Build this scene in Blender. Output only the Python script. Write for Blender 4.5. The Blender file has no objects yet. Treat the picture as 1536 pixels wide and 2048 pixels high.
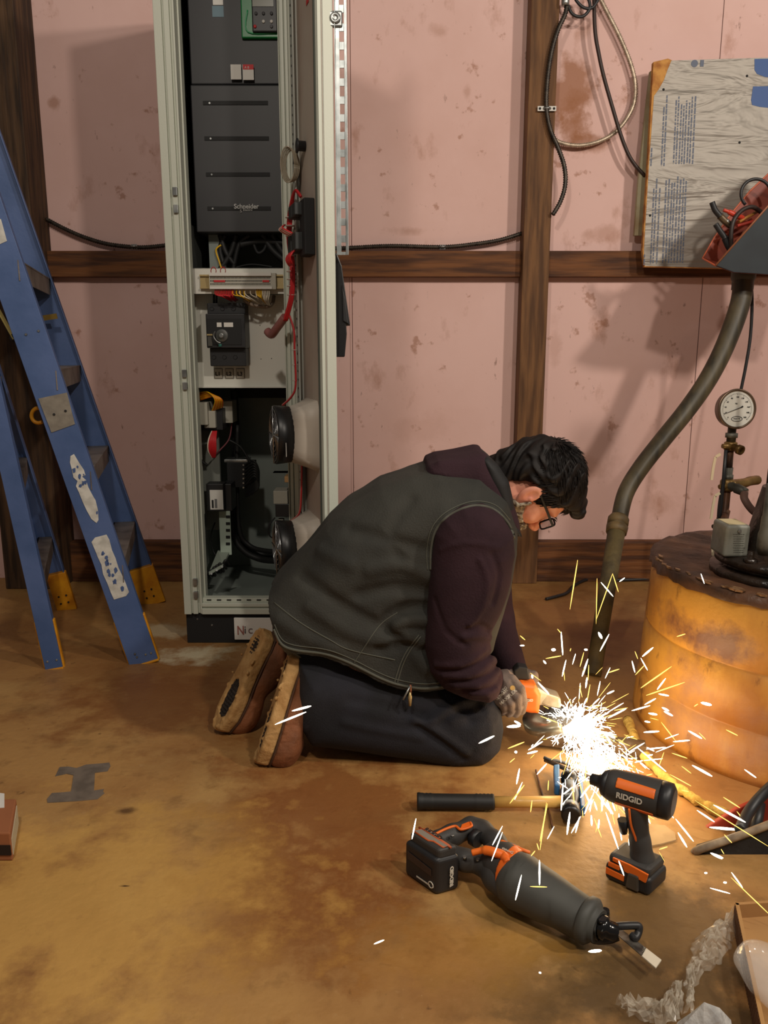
import bpy, math, random
import numpy as np
from mathutils import Vector, Matrix
random.seed(7); np.random.seed(7)
S = bpy.context.scene; COL = S.collection
# ---------------------------------------------------------------- camera
TH = math.radians(11.6)
cd = bpy.data.cameras.new('camera'); cam = bpy.data.objects.new('camera', cd); COL.objects.link(cam)
cam.location = (0, 0, 1); cam.rotation_euler = (math.pi/2-TH, 0, 0)
cd.sensor_fit = 'VERTICAL'; cd.sensor_height = 36; cd.lens = 36*1600/2048; cd.clip_start = .05
S.camera = cam
# ---------------------------------------------------------------- light
S.view_settings.view_transform = 'Standard'; S.view_settings.look = 'None'
S.view_settings.gamma = 1; S.view_settings.use_curve_mapping = False
S.view_settings.exposure = 0.0
W = bpy.data.worlds.new('world'); S.world = W; W.use_nodes = True
W.node_tree.nodes['Background'].inputs[0].default_value = (1, .88, .76, 1)
W.node_tree.nodes['Background'].inputs[1].default_value = .11
def lamp(name, loc, power, col, size):
    l = bpy.data.lights.new(name, 'POINT'); l.energy = power; l.color = col; l.shadow_soft_size = size
    o = bpy.data.objects.new(name, l); COL.objects.link(o); o.location = loc; return o
lamp('work_lamp_right', (2.3, .5, 2.5), 150, (1, .90, .78), .09)
lamp('work_lamp_behind', (1.2, -.2, 2.6), 110, (1, .90, .78), .07)
lamp('work_lamp_left', (-.45, .2, 2.7), 75, (1, .90, .78), .07)
lamp('spark_light', (.52, 1.76, .16), 2.4, (1, .62, .26), .05)
lamp('spark_light_low', (.60, 1.66, .10), .9, (1, .62, .26), .03)
# ---------------------------------------------------------------- pixel rays (1536 x 2048) used to measure places in the room
CT, ST = math.cos(TH), math.sin(TH)
def ray(px, py):
    a, b = (px-768)/1600, (1024-py)/1600
    return Vector((a, CT+b*ST, -ST+b*CT))
def P(px, py, Y):
    d = ray(px, py); return Vector((0, 0, 1))+d*(Y/d.y)
def F(px, py, z=0.):
    d = ray(px, py); return Vector((0, 0, 1))+d*((z-1)/d.z)
# ---------------------------------------------------------------- materials
def sr(r, g, b):
    f = lambda c: (c/255/12.92 if c <= 10 else ((c/255+.055)/1.055)**2.4)
    return (f(r), f(g), f(b), 1)
def newmat(name):
    m = bpy.data.materials.new(name); m.use_nodes = True
    return m, m.node_tree, m.node_tree.nodes['Principled BSDF']
def M(name, c1, c2=None, scale=8, rough=.6, metal=0, bump=0, bscale=60, stretch=(1, 1, 1), lo=.4, hi=.65, detail=5, spec=.5):
    m, t, b = newmat(name)
    b.inputs['Roughness'].default_value = rough; b.inputs['Metallic'].default_value = metal
    b.inputs['Specular IOR Level'].default_value = spec
    b.inputs['Base Color'].default_value = sr(*c1)
    if c2 or bump:
        tc = t.nodes.new('ShaderNodeTexCoord'); mp = t.nodes.new('ShaderNodeMapping'); mp.inputs[3].default_value = stretch
        t.links.new(tc.outputs['Object'], mp.inputs[0])
    if c2:
        n = t.nodes.new('ShaderNodeTexNoise'); n.inputs['Scale'].default_value = scale; n.inputs['Detail'].default_value = detail
        t.links.new(mp.outputs[0], n.inputs['Vector'])
        r = t.nodes.new('ShaderNodeValToRGB'); r.color_ramp.elements[0].position = lo; r.color_ramp.elements[1].position = hi
        r.color_ramp.elements[0].color = sr(*c1); r.color_ramp.elements[1].color = sr(*c2)
        t.links.new(n.outputs[0], r.inputs[0]); t.links.new(r.outputs[0], b.inputs['Base Color'])
    if bump:
        n = t.nodes.new('ShaderNodeTexNoise'); n.inputs['Scale'].default_value = bscale; n.inputs['Detail'].default_value = 4
        t.links.new(mp.outputs[0], n.inputs['Vector'])
        bp = t.nodes.new('ShaderNodeBump'); bp.inputs['Strength'].default_value = bump; bp.inputs['Distance'].default_value = .01
        t.links.new(n.outputs[0], bp.inputs['Height']); t.links.new(bp.outputs[0], b.inputs['Normal'])
    return m
def stain_mat(name, base, mixes, blobs, rough=.7, bump=.2, bscale=40, axes='xz', seams=()):
    """base colour, then noise layers (colour, scale, lo, hi, strength, stretch), then stains (x, y, rx, ry, colour, strength)"""
    m, t, b = newmat(name); b.inputs['Roughness'].default_value = rough
    N, L = t.nodes.new, t.links.new
    tc = N('ShaderNodeTexCoord'); co = tc.outputs['Object']
    cur = N('ShaderNodeRGB'); cur.outputs[0].default_value = sr(*base); cur = cur.outputs[0]
    def mix(f, c, cur):
        x = N('ShaderNodeMix'); x.data_type = 'RGBA'; L(f, x.inputs[0]); L(cur, x.inputs[6]); x.inputs[7].default_value = sr(*c); return x.outputs[2]
    def math2(op, a, v):
        x = N('ShaderNodeMath'); x.operation = op
        for i, q in enumerate((a, v)):
            if isinstance(q, (int, float)): x.inputs[i].default_value = q
            else: L(q, x.inputs[i])
        return x.outputs[0]
    def ramp(v, lo, hi, s):
        x = N('ShaderNodeMapRange'); x.clamp = True; L(v, x.inputs[0]); x.inputs[1].default_value = lo; x.inputs[2].default_value = hi
        x.inputs[3].default_value = 0; x.inputs[4].default_value = s; return x.outputs[0]
    for c, sc, lo, hi, s, stx in mixes:
        mp = N('ShaderNodeMapping'); mp.inputs[3].default_value = stx; mp.inputs[1].default_value = (sc, .37*sc, 1.7); L(co, mp.inputs[0])
        n = N('ShaderNodeTexNoise'); n.inputs['Scale'].default_value = sc; n.inputs['Detail'].default_value = 6; n.inputs['Roughness'].default_value = .6
        L(mp.outputs[0], n.inputs['Vector']); cur = mix(ramp(n.outputs[0], lo, hi, s), c, cur)
    wn = N('ShaderNodeTexNoise'); wn.inputs['Scale'].default_value = 9; wn.inputs['Detail'].default_value = 7; wn.inputs['Roughness'].default_value = .65; L(co, wn.inputs['Vector'])
    for bx_, by_, rx, ry, c, s in blobs:
        mp = N('ShaderNodeMapping')
        if axes == 'xz': mp.inputs[1].default_value = (-bx_/rx, 0, -by_/ry); mp.inputs[3].default_value = (1/rx, 0, 1/ry)
        else: mp.inputs[1].default_value = (-bx_/rx, -by_/ry, 0); mp.inputs[3].default_value = (1/rx, 1/ry, 0)
        L(co, mp.inputs[0])
        ln = N('ShaderNodeVectorMath'); ln.operation = 'LENGTH'; L(mp.outputs[0], ln.inputs[0])
        v = math2('ADD', ln.outputs['Value'], math2('MULTIPLY', math2('SUBTRACT', wn.outputs[0], .5), 3.2))
        cur = mix(ramp(v, 1.15, .45, s), c, cur)
    for sx, wd, c in seams:
        sp = N('ShaderNodeSeparateXYZ'); L(co, sp.inputs[0])
        d = math2('ABSOLUTE', math2('SUBTRACT', sp.outputs[0], sx), 0)
        cur = mix(ramp(d, wd, wd*.4, 1), c, cur)
    L(cur, b.inputs['Base Color'])
    n = N('ShaderNodeTexNoise'); n.inputs['Scale'].default_value = bscale; n.inputs['Detail'].default_value = 6; L(co, n.inputs['Vector'])
    bp = N('ShaderNodeBump'); bp.inputs['Strength'].default_value = bump; bp.inputs['Distance'].default_value = .01
    L(n.outputs[0], bp.inputs['Height']); L(bp.outputs[0], b.inputs['Normal'])
    return m
def emis(name, col, s):
    m, t, b = newmat(name); b.inputs['Base Color'].default_value = (0, 0, 0, 1)
    b.inputs['Emission Color'].default_value = (*col, 1); b.inputs['Emission Strength'].default_value = s
    m.cycles.emission_sampling = 'NONE'; return m
# ---------------------------------------------------------------- mesh building
class MB:
    def __init__(s): s.v = []; s.f = []; s.sm = []
    def add(s, vs, fs, smooth=False):
        n = len(s.v); s.v += [tuple(v) for v in vs]; s.f += [tuple(i+n for i in f) for f in fs]; s.sm += [smooth]*len(fs); return s
    def box(s, lo, hi, mat=None):
        x0, y0, z0 = lo; x1, y1, z1 = hi
        vs = [Vector((x, y, z)) for x in (x0, x1) for y in (y0, y1) for z in (z0, z1)]
        if mat: vs = [mat @ v for v in vs]
        return s.add(vs, [(0, 1, 3, 2), (4, 6, 7, 5), (0, 4, 5, 1), (2, 3, 7, 6), (0, 2, 6, 4), (1, 5, 7, 3)])
    def bar(s, a, b, w, h, up=(0, 0, 1)):
        """box beam from a to b, w along the sideways axis, h along up"""
        a, b = Vector(a), Vector(b); d = (b-a); L = d.length; d.normalize(); up = Vector(up)
        x = d.cross(up).normalized(); u = x.cross(d).normalized()
        m = Matrix((x, d, u)).transposed().to_4x4(); m.translation = a
        return s.box((-w/2, 0, -h/2), (w/2, L, h/2), m)
    def prism(s, pts, ext, smooth=False):
        """closed polygon (3d points) swept by vector ext"""
        pts = [Vector(p) for p in pts]; ext = Vector(ext); n = len(pts)
        vs = pts+[p+ext for p in pts]
        return s.add(vs, [tuple(range(n)), tuple(range(2*n-1, n-1, -1))]+[(i, i+n, (i+1) % n+n, (i+1) % n) for i in range(n)], smooth)
    def tube(s, pts, r, n=10, cap=True):
        pts = [Vector(p) for p in pts]; rs = r if hasattr(r, '__len__') else [r]*len(pts)
        vs = []; prev = None
        for i, p in enumerate(pts):
            t = (pts[min(i+1, len(pts)-1)]-pts[max(i-1, 0)]).normalized()
            if prev is None:
                x = t.cross(Vector((0, 0, 1)));
                if x.length < .05: x = t.cross(Vector((1, 0, 0)))
            else: x = prev-t*prev.dot(t)
            x.normalize(); prev = x; y = t.cross(x)
            for k in range(n):
                a = 2*math.pi*k/n; vs.append(p+(x*math.cos(a)+y*math.sin(a))*rs[i])
        fs = [(i*n+k, i*n+(k+1) % n, (i+1)*n+(k+1) % n, (i+1)*n+k) for i in range(len(pts)-1) for k in range(n)]
        s.add(vs, fs, True)
        if cap:
            m = len(s.v)-len(vs); s.f += [tuple(m+k for k in range(n-1, -1, -1)), tuple(m+(len(pts)-1)*n+k for k in range(n))]; s.sm += [False, False]
        return s
    def lathe(s, a, d, prof, n=24):
        """profile [(along, radius)...] turned about the line from a in direction d"""
        a, d = Vector(a), Vector(d).normalized(); x = d.cross(Vector((0, 0, 1)))
        if x.length < .05: x = d.cross(Vector((1, 0, 0)))
        x.normalize(); y = d.cross(x); vs = []
        for h, r in prof:
            for k in range(n):
                q = 2*math.pi*k/n; vs.append(a+d*h+(x*math.cos(q)+y*math.sin(q))*max(r, 1e-5))
        fs = [(i*n+k, i*n+(k+1) % n, (i+1)*n+(k+1) % n, (i+1)*n+k) for i in range(len(prof)-1) for k in range(n)]
        s.add(vs, fs, True); m = len(s.v)-len(vs)
        s.f += [tuple(m+k for k in range(n-1, -1, -1)), tuple(m+(len(prof)-1)*n+k for k in range(n))]; s.sm += [False, False]
        return s
    def build(s, name, mat, parent=None, bevel=0, seg=2, sub=0, **tags):
        me = bpy.data.meshes.new(name); me.from_pydata(s.v, [], s.f)
        me.polygons.foreach_set('use_smooth', s.sm); me.materials.append(mat); me.update()
        o = bpy.data.objects.new(name, me); COL.objects.link(o)
        # normals outwards
        import bmesh
        b = bmesh.new(); b.from_mesh(me); bmesh.ops.recalc_face_normals(b, faces=b.faces); b.to_mesh(me); b.free()
        if bevel:
            m = o.modifiers.new('b', 'BEVEL'); m.width = bevel; m.segments = seg; m.limit_method = 'ANGLE'; m.angle_limit = .6; m.harden_normals = False
        if sub: o.modifiers.new('s', 'SUBSURF').render_levels = sub
        return link(o, parent, **tags)
def link(o, parent=None, **tags):
    if parent is not None:
        o.parent = parent; bpy.context.view_layer.update() if False else None
        o.matrix_parent_inverse = world_inv(parent)
    for k, v in tags.items(): o[k] = v
    return o
def world_inv(p):
    m = p.matrix_basis.copy()
    q = p
    while q.parent is not None:
        m = q.parent.matrix_basis @ q.matrix_parent_inverse @ m; q = q.parent
    return m.inverted()
def thing(name, label, cat, loc=(0, 0, 0), group=None):
    o = bpy.data.objects.new(name, None); COL.objects.link(o); o.location = loc; o.empty_display_size = .05
    o['label'] = label; o['category'] = cat
    if group: o['group'] = group
    return o
def tagd(label, cat, group=None):
    d = dict(label=label, category=cat)
    if group: d['group'] = group
    return d
def smoothpath(pts, k=8):
    pts = [Vector(p) for p in pts]; out = []
    for i in range(len(pts)-1):
        p0, p1, p2, p3 = pts[max(i-1, 0)], pts[i], pts[i+1], pts[min(i+2, len(pts)-1)]
        for j in range(k):
            t = j/k; out.append(.5*((2*p1)+(p2-p0)*t+(2*p0-5*p1+4*p2-p3)*t*t+(3*p1-p0-3*p2+p3)*t**3))
    out.append(pts[-1]); return out
def frame(o, x, y):
    """matrix with origin o, local x and y axes (z = x cross y)"""
    x = Vector(x).normalized(); z = x.cross(Vector(y)).normalized(); y = z.cross(x)
    m = Matrix((x, y, z)).transposed().to_4x4(); m.translation = Vector(o); return m
def text(name, body, mat, m, size, parent=None, ext=.0004, bold=0, sx=1, align='LEFT', **tags):
    c = bpy.data.curves.new(name, 'FONT'); c.body = body; c.size = size; c.extrude = ext; c.offset = bold; c.align_x = align
    t = bpy.data.objects.new(name+'_t', c); me = bpy.data.meshes.new_from_object(t)
    bpy.data.objects.remove(t); bpy.data.curves.remove(c)
    for v in me.vertices: v.co = m @ Vector((v.co.x*sx, v.co.y, v.co.z))
    me.materials.clear(); me.materials.append(mat); me.name = name
    o = bpy.data.objects.new(name, me); COL.objects.link(o); return link(o, parent, **tags)
# ---------------------------------------------------------------- soft shapes: signed distance fields meshed with surface nets
def smin(a, b, k):
    h = np.clip(.5+.5*(b-a)/k, 0, 1); return b+(a-b)*h-k*h*(1-h)
def smax(a, b, k): return -smin(-a, -b, k)
def cone(p, a, b, ra, rb):
    a = np.array(a, 'f4'); b = np.array(b, 'f4'); ba = b-a; pa = [p[i]-a[i] for i in range(3)]
    h = np.clip(sum(pa[i]*ba[i] for i in range(3))/float(ba@ba), 0, 1)
    return np.sqrt(sum((pa[i]-ba[i]*h)**2 for i in range(3)))-(ra+(rb-ra)*h)
def ell(p, c, r, R=None):
    q = [p[i]-float(c[i]) for i in range(3)]
    if R is not None: q = [sum(q[j]*float(R[i][j]) for j in range(3)) for i in range(3)]
    k0 = np.sqrt(sum((q[i]/r[i])**2 for i in range(3))); k1 = np.sqrt(sum((q[i]/r[i]**2)**2 for i in range(3)))+1e-6
    return k0*(k0-1)/k1
def poly2(x, z, pts):
    d = np.full(x.shape, 1e9, 'f4'); s = np.ones(x.shape, 'f4'); n = len(pts)
    for i in range(n):
        ax, az = pts[i]; bx, bz = pts[i-1]
        ex, ez = bx-ax, bz-az; wx, wz = x-ax, z-az
        h = np.clip((wx*ex+wz*ez)/(ex*ex+ez*ez+1e-12), 0, 1)
        d = np.minimum(d, (wx-ex*h)**2+(wz-ez*h)**2)
        c1 = z >= az; c2 = z < bz; c3 = ex*wz > ez*wx
        s = np.where((c1 & c2 & c3) | (~c1 & ~c2 & ~c3), -s, s)
    return s*np.sqrt(d)
def slab(d2, t, T, r):
    """rounded sweep: profile distance d2, |t| < T, rounding r"""
    a = d2+r; b = np.abs(t)-T+r
    return np.minimum(np.maximum(a, b), 0)+np.sqrt(np.maximum(a, 0)**2+np.maximum(b, 0)**2)-r
def pslab(p, pxs, Y, T, r):
    """solid whose mid plane Y=const has the outline pxs, half thickness T"""
    pts = [(q.x, q.z) for q in (P(a, b, Y) for a, b in pxs)]
    return slab(poly2(p[0], p[2], pts), p[1]-Y, T, r)
def nets(f, lo, hi, h):
    ax = [np.arange(lo[i], hi[i]+h, h, dtype='f4') for i in range(3)]
    G = np.meshgrid(*ax, indexing='ij'); V = f(G).astype('f4'); I = V < 0
    nx, ny, nz = V.shape
    off = [(0, 0, 0), (1, 0, 0), (0, 1, 0), (1, 1, 0), (0, 0, 1), (1, 0, 1), (0, 1, 1), (1, 1, 1)]
    sub = lambda A, o: A[o[0]:nx-1+o[0], o[1]:ny-1+o[1], o[2]:nz-1+o[2]]
    cnt = sum(sub(I, o).astype('i1') for o in off)
    act = (cnt > 0) & (cnt < 8); idx = np.full(act.shape, -1, 'i8'); cells = np.argwhere(act); idx[act] = np.arange(len(cells))
    vals = np.stack([V[cells[:, 0]+o[0], cells[:, 1]+o[1], cells[:, 2]+o[2]] for o in off], 1)
    acc = np.zeros((len(cells), 3)); n = np.zeros(len(cells)); offa = np.array(off, 'f4')
    for a in range(8):
        for b in range(a+1, 8):
            if sum(abs(off[a][k]-off[b][k]) for k in range(3)) != 1: continue
            va, vb = vals[:, a], vals[:, b]; m = (va < 0) != (vb < 0)
            t = np.where(m, va/(va-vb+1e-12*(va == vb)), 0)
            acc += np.where(m[:, None], offa[a]+(offa[b]-offa[a])*t[:, None], 0); n += m
    verts = (cells+acc/n[:, None])*h+np.array([a[0] for a in ax])
    quads = []
    for d in range(3):
        u, w = (d+1) % 3, (d+2) % 3
        s0 = [slice(None)]*3; s1 = [slice(None)]*3; s0[d] = slice(0, -1); s1[d] = slice(1, None)
        ch = I[tuple(s0)] != I[tuple(s1)]; e = np.argwhere(ch)
        e = e[(e[:, u] > 0) & (e[:, w] > 0) & (e[:, u] < V.shape[u]-1) & (e[:, w] < V.shape[w]-1)]
        ins = I[tuple(e.T)]; q = []
        for du, dw in ((-1, -1), (0, -1), (0, 0), (-1, 0)):
            c = e.copy(); c[:, u] += du; c[:, w] += dw; q.append(idx[tuple(c.T)])
        q = np.stack(q, 1); q[~ins] = q[~ins][:, ::-1]; quads.append(q)
    return verts, np.concatenate(quads)
def soft(name, f, lo, hi, h, mat, parent=None, smooth=1, xf=None, **tags):
    v, q = nets(f, lo, hi, h)
    me = bpy.data.meshes.new(name); me.vertices.add(len(v)); 
    if xf is not None:
        A = np.array(xf); v = v@A[:3, :3].T+A[:3, 3]
    me.vertices.foreach_set('co', v.astype('f4').ravel())
    me.loops.add(len(q)*4); me.polygons.add(len(q)); me.loops.foreach_set('vertex_index', q.ravel().astype('i4'))
    me.polygons.foreach_set('loop_start', np.arange(0, len(q)*4, 4, dtype='i4')); me.update(calc_edges=True); me.validate()
    me.polygons.foreach_set('use_smooth', [True]*len(me.polygons)); me.materials.append(mat)
    o = bpy.data.objects.new(name, me); COL.objects.link(o)
    if smooth: s = o.modifiers.new('s', 'SMOOTH'); s.iterations = smooth; s.factor = .5
    return link(o, parent, **tags)
def bounds(pts, pad):
    a = np.array([tuple(p) for p in pts]); return a.min(0)-pad, a.max(0)+pad
def wob(p, s, seed=0):
    """cheap smooth pseudo-noise"""
    x, y, z = p[0]*s+seed, p[1]*s+seed*1.7, p[2]*s-seed*.6
    return (np.sin(x+1.3*np.sin(y*.9+z*.5))+np.sin(y*1.3+1.7*np.sin(z*.8-x*.4))+np.sin(z*1.1+1.5*np.sin(x*.7+y*.6)))/3
# ================================================================ SETTING
ST_ = dict(kind='structure')
def wx(px, py, Y=3.42): q = P(px, py, Y); return q.x, q.z
brn = (150, 92, 46)
wb = []
for px, py, rx, ry, s in ((1140, 190, .10, .13, .75), (1175, 285, .09, .03, .6), (1150, 245, .06, .10, .6), (880, 62, .04, .035, .3), (935, 185, .02, .03, .3), (820, 462, .09, .02, .35), (1215, 470, .08, .035, .35),
                          (110, 205, .025, .03, .5), (1110, 690, .03, .10, .2), (1180, 930, .12, .05, .22), (1320, 1010, .10, .05, .25), (850, 850, .12, .06, .12)):
    x, z = wx(px, py); wb.append((x, z, rx, ry, brn, s))
wall_m = stain_mat('pink_foam_board', (228, 190, 182), [((218, 178, 168), 1.3, .42, .62, .8, (1, 1, 1)), ((160, 104, 70), 7, .60, .72, .5, (1, 1, .6)), ((150, 92, 52), 16, .64, .70, .55, (.8, 1, .8)), ((110, 66, 44), 22, .68, .74, .6, (1.6, 1, .7))],
                   wb, rough=.75, bump=.05, bscale=30, seams=((wx(705, 696)[0], .0022, (110, 70, 60)), (wx(1395, 696)[0], .0022, (90, 52, 44)), (wx(697, 300)[0], .0012, (150, 104, 96))))
MB().box((-3.4, 3.42, -.1), (3.4, 3.55, 3.2)).build('wall_back', wall_m, **ST_)
fb = []
def fl(px, py, rx, ry, c, s): q = F(px, py); fb.append((q.x, q.y, rx, ry, c, s))
fl(680, 1640, .30, .40, (118, 64, 24), .75); fl(330, 1400, .35, .25, (120, 70, 28), .7); fl(560, 1800, .18, .22, (122, 70, 26), .6)
fl(150, 1800, .42, .30, (204, 160, 84), .6); fl(1150, 1980, .2, .12, (88, 66, 34), .5); fl(1300, 2000, .2, .12, (84, 62, 32), .8); fl(1330, 1880, .22, .2, (84, 62, 32), .75)
fl(1050, 1800, .12, .16, (165, 120, 50), .5); fl(1130, 1240, .4, .3, (134, 84, 40), .5); fl(900, 1900, .2, .1, (180, 130, 56), .35)
fl(395, 1310, .14, .075, (205, 192, 160), .9); fl(330, 1260, .12, .08, (200, 184, 150), .7); fl(1030, 1215, .25, .06, (150, 104, 60), .5)
fl(250, 1622, .02, .015, (70, 40, 18), .8); fl(250, 1772, .015, .004, (50, 24, 12), 1)
fl(1000, 1840, .06, .03, (120, 92, 50), .6)
floor_m = stain_mat('stained_concrete', (170, 128, 74), [((138, 94, 50), 1.4, .44, .60, .85, (1, 1, 1)), ((190, 156, 98), 3.1, .52, .72, .45, (1, 1, 1)), ((92, 64, 32), 5, .58, .74, .4, (1, 1, 1)),
                                                       ((180, 146, 100), 60, .60, .72, .25, (1, 1, 1)), ((70, 44, 22), 34, .66, .72, .5, (1, 1, 1)), ((96, 62, 30), 16, .55, .70, .35, (1, 1, 1)), ((214, 190, 140), 90, .70, .76, .35, (1, 1, 1))], fb, rough=.55, bump=.18, bscale=55, axes='xy')
MB().box((-3.4, -.8, -.1), (3.4, 3.55, 0)).build('floor', floor_m, **ST_)
def wood(name, c1, c2, st): return M(name, c1, c2, scale=5, rough=.75, bump=.35, bscale=9, stretch=st, lo=.38, hi=.62, detail=8)
w_v = wood('stud_wood', (122, 84, 48), (84, 54, 28), (9, 9, .8)); w_h = wood('girt_wood', (118, 72, 34), (70, 38, 16), (.8, 9, 9)); w_d = wood('post_wood', (92, 66, 42), (46, 30, 18), (8, 8, .7))
def xat(px, Y, py=696): return P(px, py, Y).x
MB().box((xat(1040, 3.33), 3.33, 0), (xat(1092, 3.33), 3.42, 3.2)).build('trim_1', w_v, bevel=.003, **ST_)
zt, zb = P(800, 501, 3.36).z, P(800, 553, 3.36).z
MB().box((xat(1092, 3.33), 3.37, zb), (3.4, 3.42, zt)).build('trim_2', w_h, bevel=.002, **ST_)
MB().box((-1.36, 3.37, zb), (xat(1040, 3.33), 3.42, zt)).build('trim_3', w_h, bevel=.002, **ST_)
MB().box((-1.36, 3.36, 0), (xat(1040, 3.33), 3.42, .176)).build('trim_4', w_h, bevel=.003, **ST_)
MB().box((xat(1092, 3.33), 3.36, 0), (3.4, 3.42, .176)).build('trim_5', w_h, bevel=.003, **ST_)
MB().box((-1.60, 3.25, 0), (-1.36, 3.42, 3.2)).build('trim_6', w_d, bevel=.004, **ST_)
# ================================================================ ELECTRICAL CABINET
grey = M('cabinet_paint', (196, 200, 186), rough=.45, bump=.04, bscale=200); greyd = M('cabinet_inside', (134, 142, 136), (122, 130, 124), scale=6, rough=.5)
plate = M('mounting_plate_white', (218, 216, 206), rough=.4); blk = M('black_plastic', (36, 36, 38), rough=.45); blk2 = M('black_matt', (22, 22, 23), rough=.7)
drivem = M('charcoal_drive', (50, 50, 52), (44, 44, 46), scale=3, rough=.5); zinc = M('zinc_steel', (170, 172, 170), (120, 122, 122), scale=20, rough=.35, metal=.8)
white = M('white_label', (215, 212, 205), rough=.6); redl = M('red_label', (196, 40, 44), rough=.6); ink = M('black_ink', (24, 24, 24), rough=.8)
rubber = M('black_rubber', (26, 26, 26), rough=.6); redw = M('red_wire', (196, 34, 40), rough=.45); yelw = M('yellow_wire', (226, 176, 20), rough=.45); whw = M('white_wire', (214, 204, 186), rough=.5)
orw = M('orange_wire', (226, 116, 24), rough=.45); brass = M('brass_rail', (186, 164, 116), rough=.4, metal=.5); beige = M('relay_beige', (176, 172, 158), rough=.6)
CX0, CX1, CY, CB = -.68, -.28, 2.60, .11      # left, right, front, bottom of the frame
CT_ = 2.25
cab = thing('electrical_cabinet', 'tall narrow pale grey electrical cabinet with its door open and black drive inside', 'cabinet', (-.48, 2.9, 0))
MB().box((CX0, CY+.02, .0), (CX1, 3.2, CB-.004)).build('plinth', blk2, cab, bevel=.002)
m = MB()   # outer sheet: sides, back, floor, top
m.box((CX0, CY+.03, CB), (CX0+.012, 3.2, CT_)); m.box((CX1-.012, CY+.03, CB), (CX1, 3.2, CT_)); m.box((CX0, 3.188, CB), (CX1, 3.2, CT_)); m.box((CX0, CY+.03, CB), (CX1, 3.2, CB+.012)); m.box((CX0, CY+.03, CT_-.012), (CX1, 3.2, CT_))
m.build('housing', greyd, cab)
m = MB()   # front frame with stepped profile
for s, x in ((1, CX0), (-1, CX1)):
    for a, b_, y0, y1 in ((0, .024, 0, .04), (.024, .030, .010, .04), (.030, .046, .003, .04), (.046, .054, .014, .05), (.054, .060, .006, .05)):
        if s < 0: a, b_ = a*.6, b_*.6
        m.box((min(x+s*a, x+s*b_), CY+y0, CB), (max(x+s*a, x+s*b_), CY+y1, CT_))
for a, b_, y0, y1 in ((0, .020, 0, .05), (.020, .026, .010, .05), (.026, .038, .003, .05), (.038, .052, .018, .05)):
    m.box((CX0+.0602, CY+y0, CB+a), (CX1-.0362, CY+y1, CB+b_)); 
m.box((CX0+.0602, CY, CT_-.06), (CX1-.0362, CY+.05, CT_)); m.build('frame', grey, cab, bevel=.0015)
m = MB()
for k in range(9): m.box((CX0+.075+k*.034, CY+.016, CB+.044), (CX0+.090+k*.034, CY+.0185, CB+.048))
m.build('slot_row', blk, cab)
for k, py in enumerate((383, 418, 747, 772, 1164, 1190)):          # hinge keepers on the left flange
    q = P(350+ (py-383)*.052, py, CY-.002)
    MB().box((q.x-.007, CY-.006, q.z-.012), (q.x+.007, CY+.005, q.z+.012)).build('hinge_clip', zinc, cab, bevel=.001)
m = MB(); x0 = CX0+.012      # perforated corner rail inside the left edge
m.box((x0+.046, CY+.05, CB+.02), (x0+.052, CY+.085, CT_)); m.build('corner_rail', grey, cab)
# drive unit
dz = 1.377; D = []
drv = MB().box((-.625, 2.80, dz), (-.302, 3.10, 1.83)).box((-.625, 2.815, 1.835), (-.302, 3.10, 2.15)).build('drive_housing', drivem, cab, bevel=.004)
m = MB()
for py in (206, 277, 349, 417):
    q = P(480, py, 2.80); m.box((-.585, 2.7975, q.z-.006), (-.375, 2.802, q.z+.006))
    for px in (418,): w = P(px+(py-206)*.03, py, 2.80); m.lathe((w.x, 2.799, w.z), (0, -1, 0), [(0, .004), (.002, .0035)], 8)
m.build('vent_slot', blk2, drv)
for py in (206, 277, 349, 417):
    q = P(419+(py-206)*.03, py, 2.795); MB().lathe((q.x, 2.798, q.z), (0, -1, 0), [(0, .0035), (.003, .003)], 10).build('screw', zinc, drv)
def lab(par, px0, py0, px1, py1, Y, mt, name='label', d=.001):
    a, b_ = P(px0, py1, Y), P(px1, py0, Y); return MB().box((a.x, Y-d, a.z), (b_.x, Y+d, b_.z)).build(name, mt, par)
lab(drv, 462, 129, 482, 159, 2.80, white, 'sticker'); lab(drv, 486, 129, 507, 160, 2.80, white, 'sticker'); lab(drv, 486, 129, 507, 139, 2.799, redl, 'sticker')
lab(drv, 426, 0, 446, 10, 2.815, white, 'sticker'); lab(drv, 425, 12, 447, 34, 2.815, M('blue_sticker', (96, 122, 134), rough=.5), 'sticker')
fm = Matrix(((1, 0, 0, 0), (0, 0, -1, 0), (0, 1, 0, 0), (0, 0, 0, 1)))     # text facing -Y
def ft(q): w = fm.copy(); w.translation = q; return w
lt = M('pale_print', (190, 190, 188), rough=.5)
q = P(468, 417, 2.796); text('maker_lettering', 'Schneider', lt, ft(q), .0165*1.25, drv, bold=.0004); q = P(486, 420, 2.796); text('maker_lettering', 'Electric', lt, ft((q.x, q.y, q.z-.003)), .0105, drv)
q = P(480, 423, 2.796); text('maker_lettering', 'S', lt, ft((q.x, q.y, q.z-.003)), .0135, drv)
text('sticker_print', 'A B', white, ft(P(489, 137, 2.7975)), .010, drv)
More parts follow.
